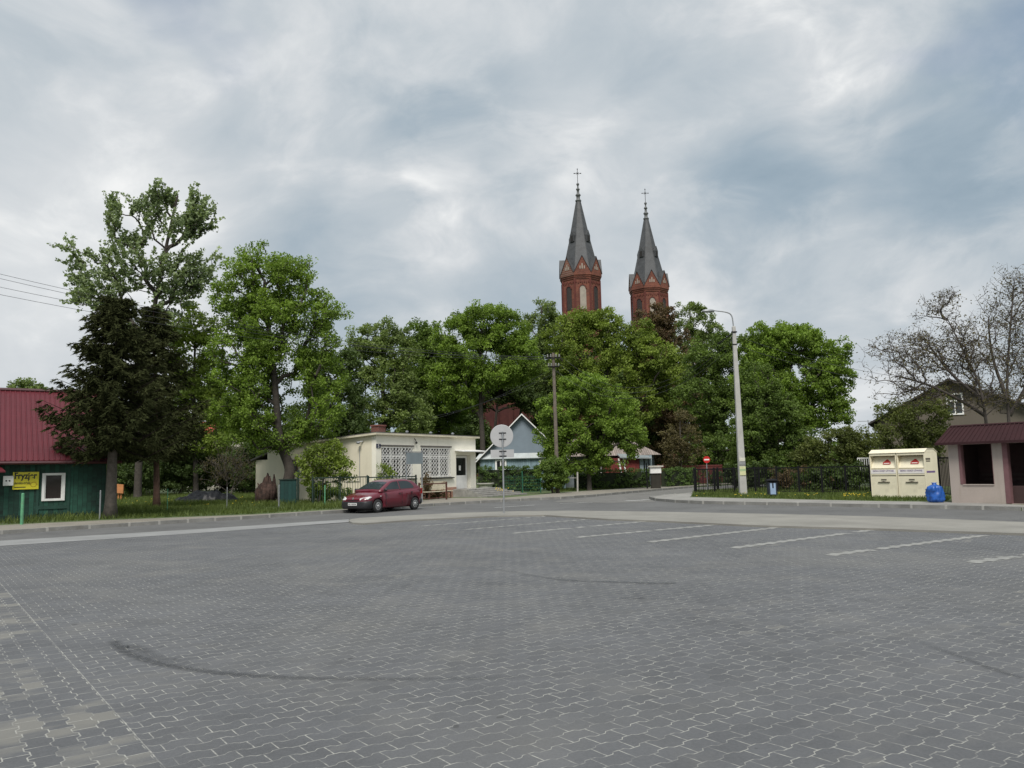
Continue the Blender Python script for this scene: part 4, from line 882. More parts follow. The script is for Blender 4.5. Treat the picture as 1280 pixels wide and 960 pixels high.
# greenhouse: a loft whose flanks lean in evenly, so the side glass lies flat on them
zb_=.92
prof=[(1.04,.955),(.80,1.075),(.55,1.20),(.32,1.305),(.12,1.37),(-.15,1.405),(-.55,1.425),(-.95,1.41),(-1.25,1.365),(-1.45,1.28),(-1.62,1.13),(-1.76,.985)]
HW=lambda z:.775-.40*(z-.92)
def csec(zt):
    z1=max(zb_+.005,zt-.05); return [(0,zb_-.05),(HW(zb_),zb_-.05),(HW(zb_),zb_),(HW((zb_+z1)/2),(zb_+z1)/2),(HW(z1),z1),(HW(zt)-.035,zt-.012),(HW(zt)-.11,zt+.006),(.25,zt+.022),(0,zt+.026)]
loft([(x,csec(z)) for x,z in prof],'cabin',M_paint,parent=car)
M_cglass=glassmat('car_glass',(.03,.04,.045),.05)
def side_glass(name,poly,s):
    mb=MB(); mb.ext([(x,s*(HW(z)+.006),z) for x,z in poly],(0,-s*.012,0)); mb.build(name,M_cglass,car)
for s in (1,-1):
    side_glass('front_window',[(.70,.985),(.60,1.06),(.22,1.265),(.05,1.315),(-.26,1.335),(-.28,.99)],s)
    side_glass('rear_window',[(-.34,.99),(-.32,1.335),(-.70,1.345),(-.98,1.32),(-1.20,1.20),(-1.28,1.06),(-1.24,1.01)],s)
    mb=MB(); mb.bx(-.325,-.275,*sorted((s*(HW(.97)-.02),s*(HW(.97)+.008))),.94,.985); mb.build('sill_trim',M_plastic,car)
def strip(name,xs,inset):
    P_=[(x,np.interp(-x,[-q[0] for q in prof],[q[1] for q in prof])) for x in xs]; mb=MB(); L=[]
    for x,z in P_:
        w_=HW(z)-inset; L.append([(x+.006,y,z+.028+.012*(1-(y/w_)**2)-(.022 if abs(y)==w_ else 0)) for y in (-w_,-w_*.5,0,w_*.5,w_)])
    for a,b in zip(L[:-1],L[1:]):
        for k in range(4): mb.quad(a[k],a[k+1],b[k+1],b[k])
    o=mb.build(name,M_cglass,car,smooth=True); return o
strip('windscreen',[.97,.80,.55,.34],.075); strip('rear_screen',[-1.44,-1.55,-1.66],.12)
# bumpers as slightly larger lofts
def bsec(hw,zl,zt): return [(0,zl),(hw*.9,zl),(hw*.99,zl+.06),(hw*1.0,zt-.05),(hw*.96,zt),(0,zt)]
loft([(1.93,bsec(.52,.27,.48)),(1.92,bsec(.62,.22,.50)),(1.87,bsec(.73,.19,.515)),(1.74,bsec(.79,.17,.52)),(1.545,bsec(.822,.17,.52))],'front_bumper',M_plastic,parent=car)
loft([(-1.62,bsec(.815,.24,.52)),(-1.80,bsec(.78,.24,.52)),(-1.90,bsec(.70,.26,.50)),(-1.93,bsec(.6,.28,.48))],'rear_bumper',M_plastic,parent=car)
for s in (1,-1):
    mb=MB(); mb.add([(1.905,s*.43,.585),(1.86,s*.68,.60),(1.72,s*.765,.625),(1.60,s*.775,.70),(1.70,s*.70,.735),(1.83,s*.50,.68),(1.87,s*.42,.65)],[(0,1,2,3,4,5,6)] if s>0 else [(6,5,4,3,2,1,0)])
    mb2=MB(); mb2.ext([(1.925,s*.42,.57),(1.88,s*.66,.575),(1.76,s*.765,.60),(1.66,s*.79,.675),(1.74,s*.72,.70),(1.86,s*.52,.665),(1.90,s*.41,.635)],(-.12,0,.015)); mb2.build('headlight',M_lens,car)
    mb=MB(); mb.bx(-1.86,-1.70,*(sorted((s*.70,s*.765))),.72,.98); mb.build('tail_light',M_red,car,bevel=.01)
    mi=MB(); mi.blob((.80,s*.90,.98),.06,.10,.065,10,7); mi.beam((.82,s*.80,.95),(.81,s*.87,.97),.04); mi.build('mirror',M_plastic,car,smooth=True)
    for x,h in ((-.28,.80),(-1.08,.83)): mb=MB(); mb.bx(x,x+.13,*(sorted((s*.832,s*.853))),h-.015,h+.015); mb.build('door_handle',M_paint if x<-5 else M_plastic,car)
    mb=MB(); y0,y1=sorted((s*.829,s*.8385))
    for x in (.70,-.36,-1.02): mb.bx(x-.006,x+.006,y0,y1,.32,.86)
    mb.build('door_gap',M_plastic,car)
    mb=MB(); mb.bx(1.0,1.06,*(sorted((s*.815,s*.832))),.70,.73); mb.build('indicator',M_lens,car)
mb=MB(); mb.bx(1.928,1.945,-.26,.26,.335,.445); po=mb.build('number_plate',M_plate,car)
mb=MB()
for k,w_ in ((-.20,.05),(-.13,.04),(-.03,.035),(.03,.035),(.09,.035),(.15,.035),(.20,.03)): mb.bx(1.9455,1.947,k-w_/2,k+w_/2,.36,.42)
mb.build('characters',M_ink,po)
mb=MB(); mb.bx(1.90,1.915,-.34,.34,.545,.575); mb.build('grille',M_plastic,car); mb=MB(); mb.lathe([(.045,0),(.045,.02)],(1.89,0,.64),12,axis='x'); mb.build('badge',M_rim,car)
wheels=[]
for x in (1.18,-1.28):
    for s in (1,-1):
        y=s*.735; t=MB(); t.lathe([(.19,-.08),(.27,-.085),(.288,-.06),(.292,0),(.288,.06),(.27,.085),(.19,.08)],(x,y,.288),28,axis='y'); wo=t.build('wheel',M_tyre,car,smooth=True)
        r=MB(); r.lathe([(.188,-.02),(.188,.02),(.17,.03),(.06,.04),(.05,.055),(.01,.057)] if s>0 else [(.188,.02),(.188,-.02),(.17,-.03),(.06,-.04),(.05,-.055),(.01,-.057)],(x,y+s*.05,.288),24,axis='y'); r.build('rim',M_rim,wo,smooth=False)
        h=MB()
        for k in range(8):
            a=k*math.pi/4; h.bx(0,0,0,0,0,0) if False else h.lathe([(.024,0),(.024,.006)],(x+.115*math.cos(a),y+s*.092,.288+.115*math.sin(a)),8,axis='y')
        h.build('rim_hole',M_plastic,wo)

car.scale=(.97,.97,.97)
# ------------------------------------------------------------------ street furniture
def thing1(mb,name,m,loc,label,cat,group=None,rz=0,**k):
    o=mb.build(name,m,None,loc=loc,rz=rz,**k); return tag(o,label,cat,group)
# round sign seen from behind
b=gp(630,641.2,.06); Y=b.y; sr=empty('road_sign',(b.x,b.y,.06),0,'round grey road sign seen from the back, with plates below it, on the concrete strip','road sign')
top=at(629,530.5,Y).z-.06; cz=at(628.5,545,Y).z-.06; mb=MB(); mb.tube([(0,0,-.1),(0,0,top-.28)],.032,10); mb.build('post',M_galv,sr)
M_back=mat('sign_back',(.40,.40,.40),.55,.06,2); mb=MB(); mb.lathe([(.43,0),(.445,.008),(.445,.02),(.43,.028)],(-.03,.05,cz),32,axis='y'); mb.build('disc',M_back,sr)
mb=MB(); zp1=at(629,572,Y).z-.06; zp0=zp1+.0; za=at(629,562,Y).z-.06; mb.bx(-.47,.43,.05,.062,zp1,za); mb.build('plate',M_back,sr)
for z in (cz-.12,cz+.12,zp1+.06,za-.06): mb=MB(); mb.bx(-.14,.14,.036,.049,z-.02,z+.02); mb.bx(-.05,.05,-.04,.036,z-.012,z+.012); mb.build('clamp',M_plastic,sr)
# information board on two legs (back)
fb=gp(509,628,.12); gb_=gp(527,627,.12); a=at(508,610,41.0); bq=at(527.5,610,42.0); d=bq-a; L=math.hypot(d.x,d.y)
bd=empty('notice_board',(a.x,a.y,.12),math.atan2(d.y,d.x),'blank grey board on two metal legs standing behind the red car','notice board')
zt_=at(517,564.5,41.5).z-.12; z0_=at(517,580,41.5).z-.12
for x in (0,L): mb=MB(); mb.tube([(x,0,-.1),(x,0,zt_+.05)],.035,8); mb.build('leg',M_galv,bd)
mb=MB(); mb.bx(-.02,L+.02,-.06,-.03,z0_,zt_-.06); mb.build('panel',mat('grey_panel',(.20,.235,.25),.5,.1,2),bd)
mb=MB(); mb.bx(-.18,L+.22,-.07,.07,zt_-.045,zt_+.0); mb.build('rail',M_galv,bd)
# rail fence with pickets in front of the cream side wall
def rail_fence(label,p0,p1,h,panels,m,name='rail_fence',pick=.12,postw=.07,kind='fence',pm=None,top=True):
    A=p0; d=p1-p0; L=math.hypot(d.x,d.y); root=empty(name,(A.x,A.y,.1),math.atan2(d.y,d.x),label,kind)
    for k in range(panels+1):
        x=L*k/panels; mb=MB(); mb.bx(x-postw/2,x+postw/2,-postw/2,postw/2,-.1,h+.06); mb.build('post',m,root)
    for k in range(panels):
        x0=L*k/panels+postw/2; x1=L*(k+1)/panels-postw/2; mb=MB(); mb.bx(x0,x1,-.02,.02,h-.06,h); mb.bx(x0,x1,-.02,.02,.12,.16)
        if pick:
            q=x0+pick/2
            while q<x1: mb.bx(q-.010,q+.010,-.009,.009,.162,h-.062); q+=pick
            if top: pass
        mb.build('panel',pm or m,root)
    return root
M_gdark=mat('dark_green_iron',(.012,.03,.022),.5,.2,5); M_pgrey=mat('grey_pickets',(.20,.21,.20),.5,.2,5)
rail_fence('dark green picket rail fence along the cream side wall, left of the red car',at(391,600,40.5),at(459,600,41.0),1.42,2,M_gdark,pm=M_gdark,pick=.13)
rail_fence('short green rail fence behind the red car bonnet, reaching the building corner',at(460.5,600,41.2),at(520,600,42.2),1.38,2,M_gdark,pick=0)
rail_fence('low brown pipe railing in front of the pink plinth',at(524,612,43.2),at(558,612,45.0),.95,1,mat('rust_brown_rail',(.09,.03,.02),.6,.3,6),name='railing',pick=0)
# bench under the window
bu=fr.u(549,605,-.9); bc=fr.p+fr.d*(bu)+fr.n*(-.75); be=empty('park_bench',(bc.x,bc.y,.1),fr.a,'weathered bench with a peeling cream backrest under the barred window by the door','bench')
M_peel=mat('peeling_cream',(.55,.50,.38),.8,.15,4,dirt=(.14,.07,.04,.95)); Lb=fr.u(566,605,-.75)-fr.u(534,605,-.75)
mb=MB()
for k in range(3): mb.bx(-Lb/2,Lb/2,.20+.03*k,.235+.03*k,.52+.17*k,.675+.17*k)
mb.build('backrest',M_peel,be); mb=MB()
for k in range(3): mb.bx(-Lb/2,Lb/2,-.25+.15*k,-.12+.15*k,.42,.46)
mb.build('seat',M_peel,be)
for x in (-Lb/2+.2,Lb/2-.2): mb=MB(); mb.bx(x-.03,x+.03,-.24,-.18,0,.42); mb.bx(x-.03,x+.03,.262,.31,0,.98); mb.bx(x-.03,x+.03,-.18,.262,.35,.415); mb.build('leg',mat('rust_brown_rail',(0,0,0)),be)
# utility pole
b=at(697,612,53); up=empty('utility_pole',(b.x,53,.1),0,'weathered wooden utility pole with insulators on a crossarm, left of the fresh green maple','utility pole')
zt_=at(697,441,53).z-.1; mb=MB(); mb.tube([(0,0,-.1),(-.02,0,zt_*.5),(-.05,0,zt_)],[.14,.12,.095],10); mb.build('pole',mat('grey_wood_pole',(.15,.125,.10),.95,.3,4,bump=.5),up)
M_ins=mat('insulator',(.25,.245,.23),.3,.1,4)
for z,w in ((zt_-.35,.42),(zt_-.95,.36)): mb=MB(); mb.bx(-.05-w,-.05+w,-.16,-.10,z-.035,z+.035); mb.build('crossarm',M_black,up)
mb=MB()
for z,w in ((zt_-.31,.42),(zt_-.91,.36)):
    for s in (-1,-.45,.45,1): mb.lathe([(.03,0),(.06,.05),(.035,.10),(.055,.14),(.02,.2)],(-.05+s*w*.92,-.12,z),8)
mb.build('insulator',M_ins,up); 
# concrete lamp post
bY=42; b=at(929,618,bY); tpz=at(917,408,bY); lp=empty('street_lamp',(b.x,bY,.1),0,'tall tapering concrete street lamp with a curved arm, leaning slightly left','street lamp')
H=tpz.z-.1; lx=tpz.x-b.x; M_cpole=mat('concrete_pole',(.42,.41,.385),.85,.12,2,bump=.2,dirt=(.26,.25,.23,.5))
mb=MB(); mb.add([(-.19,-.15,-.1),(.19,-.15,-.1),(.19,.15,-.1),(-.19,.15,-.1),(lx-.09,-.08,H),(lx+.09,-.08,H),(lx+.09,.08,H),(lx-.09,.08,H)],[(0,3,2,1),(4,5,6,7),(0,1,5,4),(1,2,6,5),(2,3,7,6),(3,0,4,7)]); mb.build('pole',M_cpole,lp,bevel=.03)
ex=at(885,391,bY); e2=at(912,396,bY); arm=[Vector((lx,0,H-.3)),Vector((lx-.02,0,H+.25)),Vector((e2.x-b.x+.12,0,e2.z+.0)),Vector((e2.x-b.x-.12,0,e2.z+.16)),Vector((ex.x-b.x+.3,0,ex.z-.1+.12))]
mb=MB(); mb.tube(smooth_path(arm,2),.035,8); mb.build('arm',M_galv,lp)
mb=MB(); mb.blob((ex.x-b.x+.02,0,ex.z+.0),.36,.13,.10,12,7); mb.build('luminaire',M_galv,lp,smooth=True)
mb=MB(); mb.bx(lx-.16,lx+.14,-.11,-.082,H-.35,H-.28); mb.bx(lx-.16,lx+.14,-.11,-.082,H-1.0,H-.95); mb.tube([(lx-.1,-.1,H-.4),(lx-.95,-.1,H-.95)],.03,6); mb.build('bracket',M_black,lp)
pz=lambda py: at(929,py,bY).z-.1
for (y0,y1,c_,w_) in ((572,576.5,(.6,.58,.5),.15),(577,581,(.25,.25,.25),.16),(583,594,(.58,.58,.33),.155),(586,589,(.35,.45,.25),.16)):
    z0_,z1_=pz(y1),pz(y0); x_=lx*z0_/H; mb=MB(); mb.bx(x_-w_,x_+w_,-.168-w_*.03,-.158,z0_,z1_); mb.build('notice',mat('paper_%d'%y0,c_,.8,.1,8),lp)
# no entry sign
b=at(885,616,50); ns=empty('no_entry_sign',(b.x,50,.1),0,'small red no-entry sign with a white bar behind the iron fence corner','road sign'); cz=at(885,574.5,50).z-.1
mb=MB(); mb.tube([(0,0,-.1),(0,0,cz+.2)],.03,8); mb.build('post',M_galv,ns); mb=MB(); mb.lathe([(.215,0),(.215,.015)],(0,-.05,cz),24,axis='y'); mb.build('disc',mat('sign_red',(.5,.015,.015),.4,.05,4),ns)
mb=MB(); mb.bx(-.155,.155,-.058,-.052,cz-.04,cz+.04); mb.build('bar',M_white,ns)
# litter bin
b=gp(965.5,622,.1); lb_=empty('litter_bin',(b.x,b.y,.1),0,'narrow litter bin with a black lid and pale blue body on the grass verge','litter bin'); h=at(965.5,597,b.y).z-.1
mb=MB(); mb.ext([(-.20,-.16,.12),(.20,-.16,.12),(.20,.16,.12),(-.20,.16,.12)],(0,0,h*.66)); mb.build('body',mat('bin_navy',(.02,.025,.04),.5,.2,4),lb_,bevel=.02); mb=MB(); mb.bx(-.13,.13,-.168,-.1602,.16,h*.66+.06); mb.build('panel',mat('bin_blue',(.30,.40,.56),.4,.15,4),lb_)
mb=MB(); mb.bx(-.25,.25,-.20,.20,h*.66+.125,h*.84); mb.lathe([(.34,0),(.31,.05),(.12,.10)],(0,0,h*.84),4,math.pi/4); mb.build('lid',M_black,lb_,bevel=.015)
mb=MB(); mb.tube([(0,.02,-.05),(0,.02,.14)],.06,8); mb.bx(-.19,.19,-.17,.17,.06,.118); mb.build('base',M_black,lb_); mb=MB(); mb.bx(-.03,.03,-.180,-.169,h*.48,h*.66+.12); mb.build('latch',M_black,lb_)
# iron fence
fA=gp(869,617.5,.1); fB=gp(1089,617.8,.1); ifn=rail_fence('long black iron picket fence behind the litter bin and the lamp',fA,fB,1.42,8,M_black,name='iron_fence',pick=.135,postw=.09)
g2=gp(1176,621,.1); g3=gp(1192,622,.1); rail_fence('black iron picket fence section between the beige containers and the bus shelter',g2,g3+ (g3-g2)*.6,1.75,1,M_black,name='iron_fence',pick=.12,postw=.07)
# second fence line along the side street
g4=fA+Vector((.9,.8,0)).normalized()*9; rail_fence('black iron fence turning back along the side street by the no-entry sign',fA+Vector((.1,.25,0)),g4,1.42,4,M_black,name='iron_fence',pick=.14,postw=.08)
# white letter box on post by hedge
b=gp(812,611.5,.1); lx_=empty('meter_post',(b.x+.2,b.y+1.2,.1),0,'white meter cabinet with a flat cap at the gap between the two clipped hedges','cabinet'); q=at(821,586,b.y+1.2)
mb=MB(); mb.bx(.05,.85,-.3,.2,at(821,591.5,b.y+1.2).z-.1,at(821,584,b.y+1.2).z-.1); mb.build('cabinet',M_white,lx_); mb=MB(); mb.bx(-.1,1.0,-.4,.3,at(821,583.8,b.y+1.2).z-.1,at(821,582,b.y+1.2).z-.1); mb.build('cap',mat('pale_cap',(.5,.48,.42),.8),lx_)
mb=MB(); mb.bx(.1,.8,-.22,.12,-.1,at(821,591.7,b.y+1.2).z-.1); mb.build('pedestal',mat('dark_pedestal',(.03,.027,.02),.9),lx_); mb=MB(); mb.tube([(-.25,-.5,-.1),(-.25,-.5,1.9)],.05,6); mb.build('post',M_black,lx_)
# low wooden post in the hedge gap
b=gp(722,614.8,.1); mb=MB(); mb.tube([(0,0,-.05),(.03,0,1.35)],[.06,.055],7); mb.beam((-.5,.05,.95),(.03,.05,.95),.03); thing1(mb,'fence_post',mat('pale_post',(.4,.38,.34),.9,.2,5),(b.x,b.y,.1),'pale grey wooden post at the left end of the brownish hedge','post')
# green mesh fence before the dark hedge
A=gp(630,617.5,.1); Bq=gp(676,616,.1); d=Bq-A; L=math.hypot(d.x,d.y); mf=empty('mesh_fence',(A.x,A.y,.1),math.atan2(d.y,d.x),'low green wire-mesh fence in front of the dark tall hedge','fence')
M_gm=mat('mesh_green',(.02,.12,.07),.5,.2,4)
for k in range(3): mb=MB(); mb.tube([(L*k/2,0,-.1),(L*k/2,0,1.5)],.035,6); mb.build('post',M_gm,mf)
mb=MB(); q=.1
while q<L: mb.tube([(q,0,.1),(q,0,1.25)],.006,3,cap=False); q+=.12
for z in np.arange(.1,1.3,.2): mb.tube([(0,0,z),(L,0,z)],.008,3,cap=False)
mb.build('mesh',M_gm,mf)
# stone trough by the steps
b=gp(607,616,.1); mb=MB(); mb.lathe([(.42,0),(.5,.5),(.62,.62),(.62,.70),(.5,.70),(.46,.6)],(0,0,0),16); thing1(mb,'stone_planter',mat('pale_stone',(.42,.41,.37),.9,.2,4),(b.x,b.y,.1),'pale round stone planter beside the building steps','planter',smooth=False)
# posts on the left verge
def gpost(px,by,ty,r,m,label,z=.11):
    b=gp(px,by,z); t=at(px,ty,b.y); mb=MB(); mb.tube([(0,0,-.1),(.0,0,t.z-z-.02),(0,0,t.z-z)],[r,r*.95,r*.6],8); thing1(mb,'marker_post',m,(b.x,b.y,z),label,'post','posts along the left pavement')
gpost(27,656,616.5,.055,M_greenp,'thick pale green post in front of the barber sign')
gpost(209,640,611,.022,M_greenp,'thin green post just right of the lone reddish spruce trunk')
gpost(283.5,637,609,.02,M_galv,'thin grey post in front of the black tarpaulin')
gpost(348.5,636,606,.03,M_galv,'pale grey post in front of the dark green cabinet')
gpost(406,634,606.5,.03,M_greenp,'green post between the dark green cabinet and the red car')
gpost(124.5,649,613,.03,M_galv,'dull grey post close to the corner of the green house')
# dark green cabinet with tall posts
b=gp(350,631.5,.1); A=at(350,620,b.y); Bq=at(372,620,b.y+.3); L=Bq.x-A.x; h=at(360,600,b.y).z-.1
cb=empty('garden_cabinet',(A.x,b.y,.1),math.atan2(.3,L),'dark green sheet-metal cabinet beside the leaning tree trunk','cabinet')
mb=MB(); mb.bx(0,L,0,.6,0,h); mb.build('body',stripes('cabinet_green',(.012,.05,.045),(.006,.025,.022),0,.2,.08,.5,.15,.5),cb,bevel=.01); mb=MB(); mb.bx(-.04,L+.04,-.04,.64,h+.002,h+.05); mb.build('lid',M_gdark,cb)
for px,ty in ((372.5,588),(391,591)):
    q=at(px,630,b.y+.1); mb=MB(); mb.bx(-.05,.05,-.05,.05,-.1,at(px,ty,b.y+.1).z-.1); thing1(mb,'gate_post',M_gdark,(q.x,b.y+.1,.1),'dark green gate post %s'%('next to the green cabinet' if px<380 else 'at the start of the picket rail fence'),'post')
# torn stump
b=at(333,600,44.3); mb=MB(); random.seed(4)
mb.blob((0,0,.55),.5,.42,.75,14,11,1.1,seed=2)
for k in range(9):
    a=random.uniform(0,6.28); mb.tube([(math.cos(a)*.4,math.sin(a)*.4,random.uniform(-.1,.3)),(math.cos(a)*.45,math.sin(a)*.35,.8),(math.cos(a)*.25+random.uniform(-.2,.2),math.sin(a)*.2,random.uniform(1.1,1.75))],[.22,.15,.03],7)
thing1(mb,'tree_stump',mat('torn_wood',(.062,.036,.028),.95,.6,5,bump=.8,dirt=(.02,.015,.013,.9)),(b.x,b.y,.1),'torn reddish-brown tree stump left of the green cabinet','stump',smooth=True)
# leaning beam by trunk
b=gp(366,631,.1)
# tarp pile
b=gp(258,628,.1); mb=MB(); N1,N2=44,22; vs=[]
for i in range(N1+1):
    for j in range(N2+1):
        u_=i/N1*2-1; v_=j/N2*2-1; r=max(0,1-(u_*u_*.95+v_*v_*.95)); x=u_*1.95; y=v_*1.0
        z=.80*r**.5*(.75+.5*noise.noise(Vector((x*1.2,y*1.2,5))))+.20*noise.noise(Vector((x*3.2,y*4,1)))*r**.3+.10*noise.noise(Vector((x*9,y*9,1)))*r**.3; vs.append((x,y,max(z,-.03)))
mb.add(vs,[(i*(N2+1)+j,(i+1)*(N2+1)+j,(i+1)*(N2+1)+j+1,i*(N2+1)+j+1) for i in range(N1) for j in range(N2)])
thing1(mb,'tarpaulin_heap',mat('black_foil',(.006,.0065,.008),.4,.3,8,spec=.25),(b.x,b.y,.1),'crumpled black tarpaulin heap lying in the lawn','tarpaulin',smooth=True)
# orange board
b=at(149,618,56); q=at(144.5,605,b.y); mb=MB(); L=at(154,605,b.y).x-q.x; z0_=at(148,617,b.y).z-.1; z1_=at(148,605,b.y).z-.1; mb.ext([(0,0,z0_+.05),(L,0,z0_),(L*.97,.05,z1_-.05),(.03,.05,z1_)],(0,.12,0)); mb.bx(.1,.2,.13,.2,-.1,z1_*.8); mb.bx(L-.25,L-.15,.13,.2,-.1,z1_*.8)
thing1(mb,'orange_board',mat('faded_orange',(.42,.17,.06),.8,.2,3),(q.x,b.y,.1),'small faded orange board standing in the grass right of the grey spruce trunk','board')

# ------------------------------------------------------------------ clothing containers
M_bcream=mat('container_cream',(.80,.73,.55),.5,.08,2,dirt=(.45,.38,.27,.45)); M_bwhite=mat('container_label',(.82,.77,.74),.5,.05,3); M_slot=mat('container_dark',(.10,.085,.065),.8)  # dark brown shared by the joint strips, handle and side marks
M_logo=mat('container_red',(.42,.02,.015),.5,.05); M_purp=mat('container_ink',(.16,.10,.24),.6)
ca_=math.atan2(-.80,.60); C0=gp(1090,622.6,.1); Wc=1.24; Hc=at(1090,567.5,C0.y).z-.1; Dc=1.12
def container(u0,label):
    P0=C0+Vector((.60,-.80,0))*u0; r=empty('clothing_container',(P0.x,P0.y,.1),ca_,label,'donation container','clothing containers'); w=Wc-.03
    t=.04; h1=Hc*.50; h2=Hc*.66; h3=Hc*.985; zr_=Hc+.15
    mb=MB()
    # shell with a deep hopper recess
    mb.bx(0,t,0,Dc,.04,Hc); mb.bx(w-t,w,0,Dc,.04,Hc); mb.bx(t,w-t,Dc-t,Dc,.04,Hc); mb.bx(t,w-t,.01,.05,.04,h1-.02); mb.bx(t,w-t,.0,.05,h1+.02,h2); mb.bx(t,w-t,.0,.06,h3-.07,Hc)
    for x0,x1 in ((0,t),(w-t,w)): mb.ext([(x0,0,Hc+.002),(x0,Dc,Hc+.002),(x0,Dc-.30,zr_),(x0,.26,zr_)],(x1-x0,0,0))
    mb.bx(t,w-t,.45,.47,h2,h3); mb.quad((t,.05,h2),(w-t,.05,h2),(w-t,.45,h2+.20),(t,.45,h2+.20))
    bo=mb.build('body',M_bcream,r,bevel=.008)
    mb=MB(); 
    mb.add([(-.02,-.02,Hc+.003),(w+.02,-.02,Hc+.003),(w+.02,.26,zr_+.012),(-.02,.26,zr_+.012),(w+.02,Dc-.3,zr_+.012),(-.02,Dc-.3,zr_+.012),(w+.02,Dc+.02,Hc+.003),(-.02,Dc+.02,Hc+.003)],[(0,1,2,3),(3,2,4,5),(5,4,6,7)]); o=mb.build('lid',M_bcream,r); s=o.modifiers.new('s','SOLIDIFY'); s.thickness=.02; s.offset=1
    mb=MB(); mb.quad((t,.02,h1-.04),(w-t,.02,h1-.04),(w-t,.02,h1+.02),(t,.02,h1+.02)); mb.quad((t+.01,-.001,h2-.03),(w-t-.01,-.001,h2-.03),(w-t-.01,-.001,h2-.015),(t+.01,-.001,h2-.015)); mb.build('gap',M_slot,r)
    # hopper flap with emblem
    mb=MB(); mb.add([(t+.01,.05,h2+.02),(w-t-.01,.05,h2+.02),(w-t-.01,.30,h3-.12),(t+.01,.30,h3-.12)],[(0,1,2,3)]); fl=mb.build('hopper_flap',M_bcream,r); s=fl.modifiers.new('s','SOLIDIFY'); s.thickness=.02
    def fp(x,tt,o=.04): # point on the flap plane
        return Vector((x,.05+.25*tt-o,h2+.02+(h3-.14-h2)*tt-o*-.3))
    shp=[(-.21,0),(.21,0),(.215,.30),(.12,.50),(.05,.66),(0,.72),(-.05,.66),(-.12,.50),(-.215,.30)]; sc=.85
    mb=MB(); mb.quad(*[fp(w*.60+x*.82,.32+y*.62) for x,y in shp]); mb.build('emblem',M_logo,fl)
    mb=MB(); mb.quad(*[fp(w*.60+x*.85,.38+y*.8,.046) for x,y in ((-.15,0),(.15,0),(.15,.07),(-.15,.07))]); mb.build('emblem_band',M_bwhite,fl)
    mb=MB(); mb.bx(t,w-t,-.012,-.002,h1+.10,h2-.04) ; lo=mb.build('label_strip',M_bwhite,r)
    text('ZBIÓRKA ODZIEŻY UŻYWANEJ',.085,lo,(w/2,-.016,h1+.19),(R(90),0,0),M_purp,'lettering',.001,.001,'CENTER',.80)
    mb=MB(); mb.add([(w*.28,-.004,Hc*.37),(w*.72,-.004,Hc*.37),(w*.72,-.02,Hc*.355),(w*.5,-.03,Hc*.385),(w*.28,-.02,Hc*.355)],[(0,1,2,3,4)]); mb.bx(w*.40,w*.60,-.003,.008,Hc*.405,Hc*.43); mb.bx(w*.28,w*.72,-.03,.008,Hc*.352,Hc*.362); mb.build('door_handle',M_slot,r)
    return r,w
container(0,'left one of the two joined beige clothing containers, half hidden at its right side')
r2,w=container(Wc,'right one of the two joined beige clothing containers, beside the blue bag')
mb=MB(); mb.bx(w+.001,w+.004,.12,.85,Hc*.56,Hc*.60); mb.build('side_lettering_band',M_purp,r2); mb=MB(); mb.bx(w+.001,w+.004,.1,.5,Hc*.84,Hc*.88); mb.bx(w+.001,w+.004,.12,.48,Hc*.80,Hc*.825); mb.build('side_mark',M_slot,r2)
# blue bag
b=gp(1170.5,628,.12); mb=MB(); H_=at(1170,604.5,b.y).z-.12
prof=[(.20,0),(.27,.05),(.29,.12*H_),(.31,.2*H_),(.29,.28*H_),(.32,.36*H_),(.29,.44*H_),(.31,.52*H_),(.28,.60*H_),(.30,.68*H_),(.26,.76*H_),(.25,.84*H_),(.17,.90*H_),(.09,.95*H_),(.06,.99*H_),(.10,1.06*H_),(.03,1.07*H_)]
N=36;vs=[]
for r_,z in prof:
    for j in range(N):
        a=6.283*j/N; k=1+.30*noise.noise(Vector((math.cos(a)*2,math.sin(a)*2,z*4)))+.16*noise.noise(Vector((math.cos(a)*5,math.sin(a)*5,z*11)))+.05*math.sin(a*7+z*9); vs.append((r_*k*math.cos(a)-.04*z,r_*k*math.sin(a),z))
mb.add(vs,[(i*N+j,i*N+(j+1)%N,(i+1)*N+(j+1)%N,(i+1)*N+j) for i in range(len(prof)-1) for j in range(N)]+[tuple(range(N))[::-1],tuple(range((len(prof)-1)*N,len(prof)*N))])
thing1(mb,'rubbish_bag',mat('blue_film',(.015,.09,.36),.35,.25,6),(b.x,b.y,.115),'full blue rubbish bag leaning by the beige containers','bag',smooth=True)
# ------------------------------------------------------------------ bus shelter
s0=gp(1190,628.2,.12); fs=Frame((s0.x,s0.y),math.atan2(-.80,.60)); sh=empty('bus_shelter',(s0.x,s0.y,.12),fs.a,'pinkish-grey masonry bus shelter with a maroon sheet roof at the right edge','bus shelter')
su=lambda px,py=600,off=0: fs.u(px,py,off); sz=lambda px,py,off=0: fs.z(px,py,off)-.12
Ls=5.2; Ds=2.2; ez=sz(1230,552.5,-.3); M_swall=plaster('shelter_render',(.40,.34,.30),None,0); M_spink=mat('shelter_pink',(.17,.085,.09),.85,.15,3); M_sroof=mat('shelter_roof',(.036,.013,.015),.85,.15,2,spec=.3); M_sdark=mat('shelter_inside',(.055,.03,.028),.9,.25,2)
w0,w1_=su(1202,580),su(1241,580); ws0,ws1=sz(1220,605.5),sz(1220,555); d0,d1=su(1260,580),su(1260,580)+1.5
Ht=ez+.02; mb=MB(); wall_open(mb,Ls,Ht,.18,[(w0,w1_,ws0,Ht-.08),(d0,d1,0,Ht-.08)],z0=-.05); mb.build('front_wall',M_swall,sh)
for q_ in (0,Ls-.18): mb=MB(); mb.bx(q_,q_+.18,.182,Ds-.18,-.05,Ht); mb.build('side_wall',M_swall,sh)
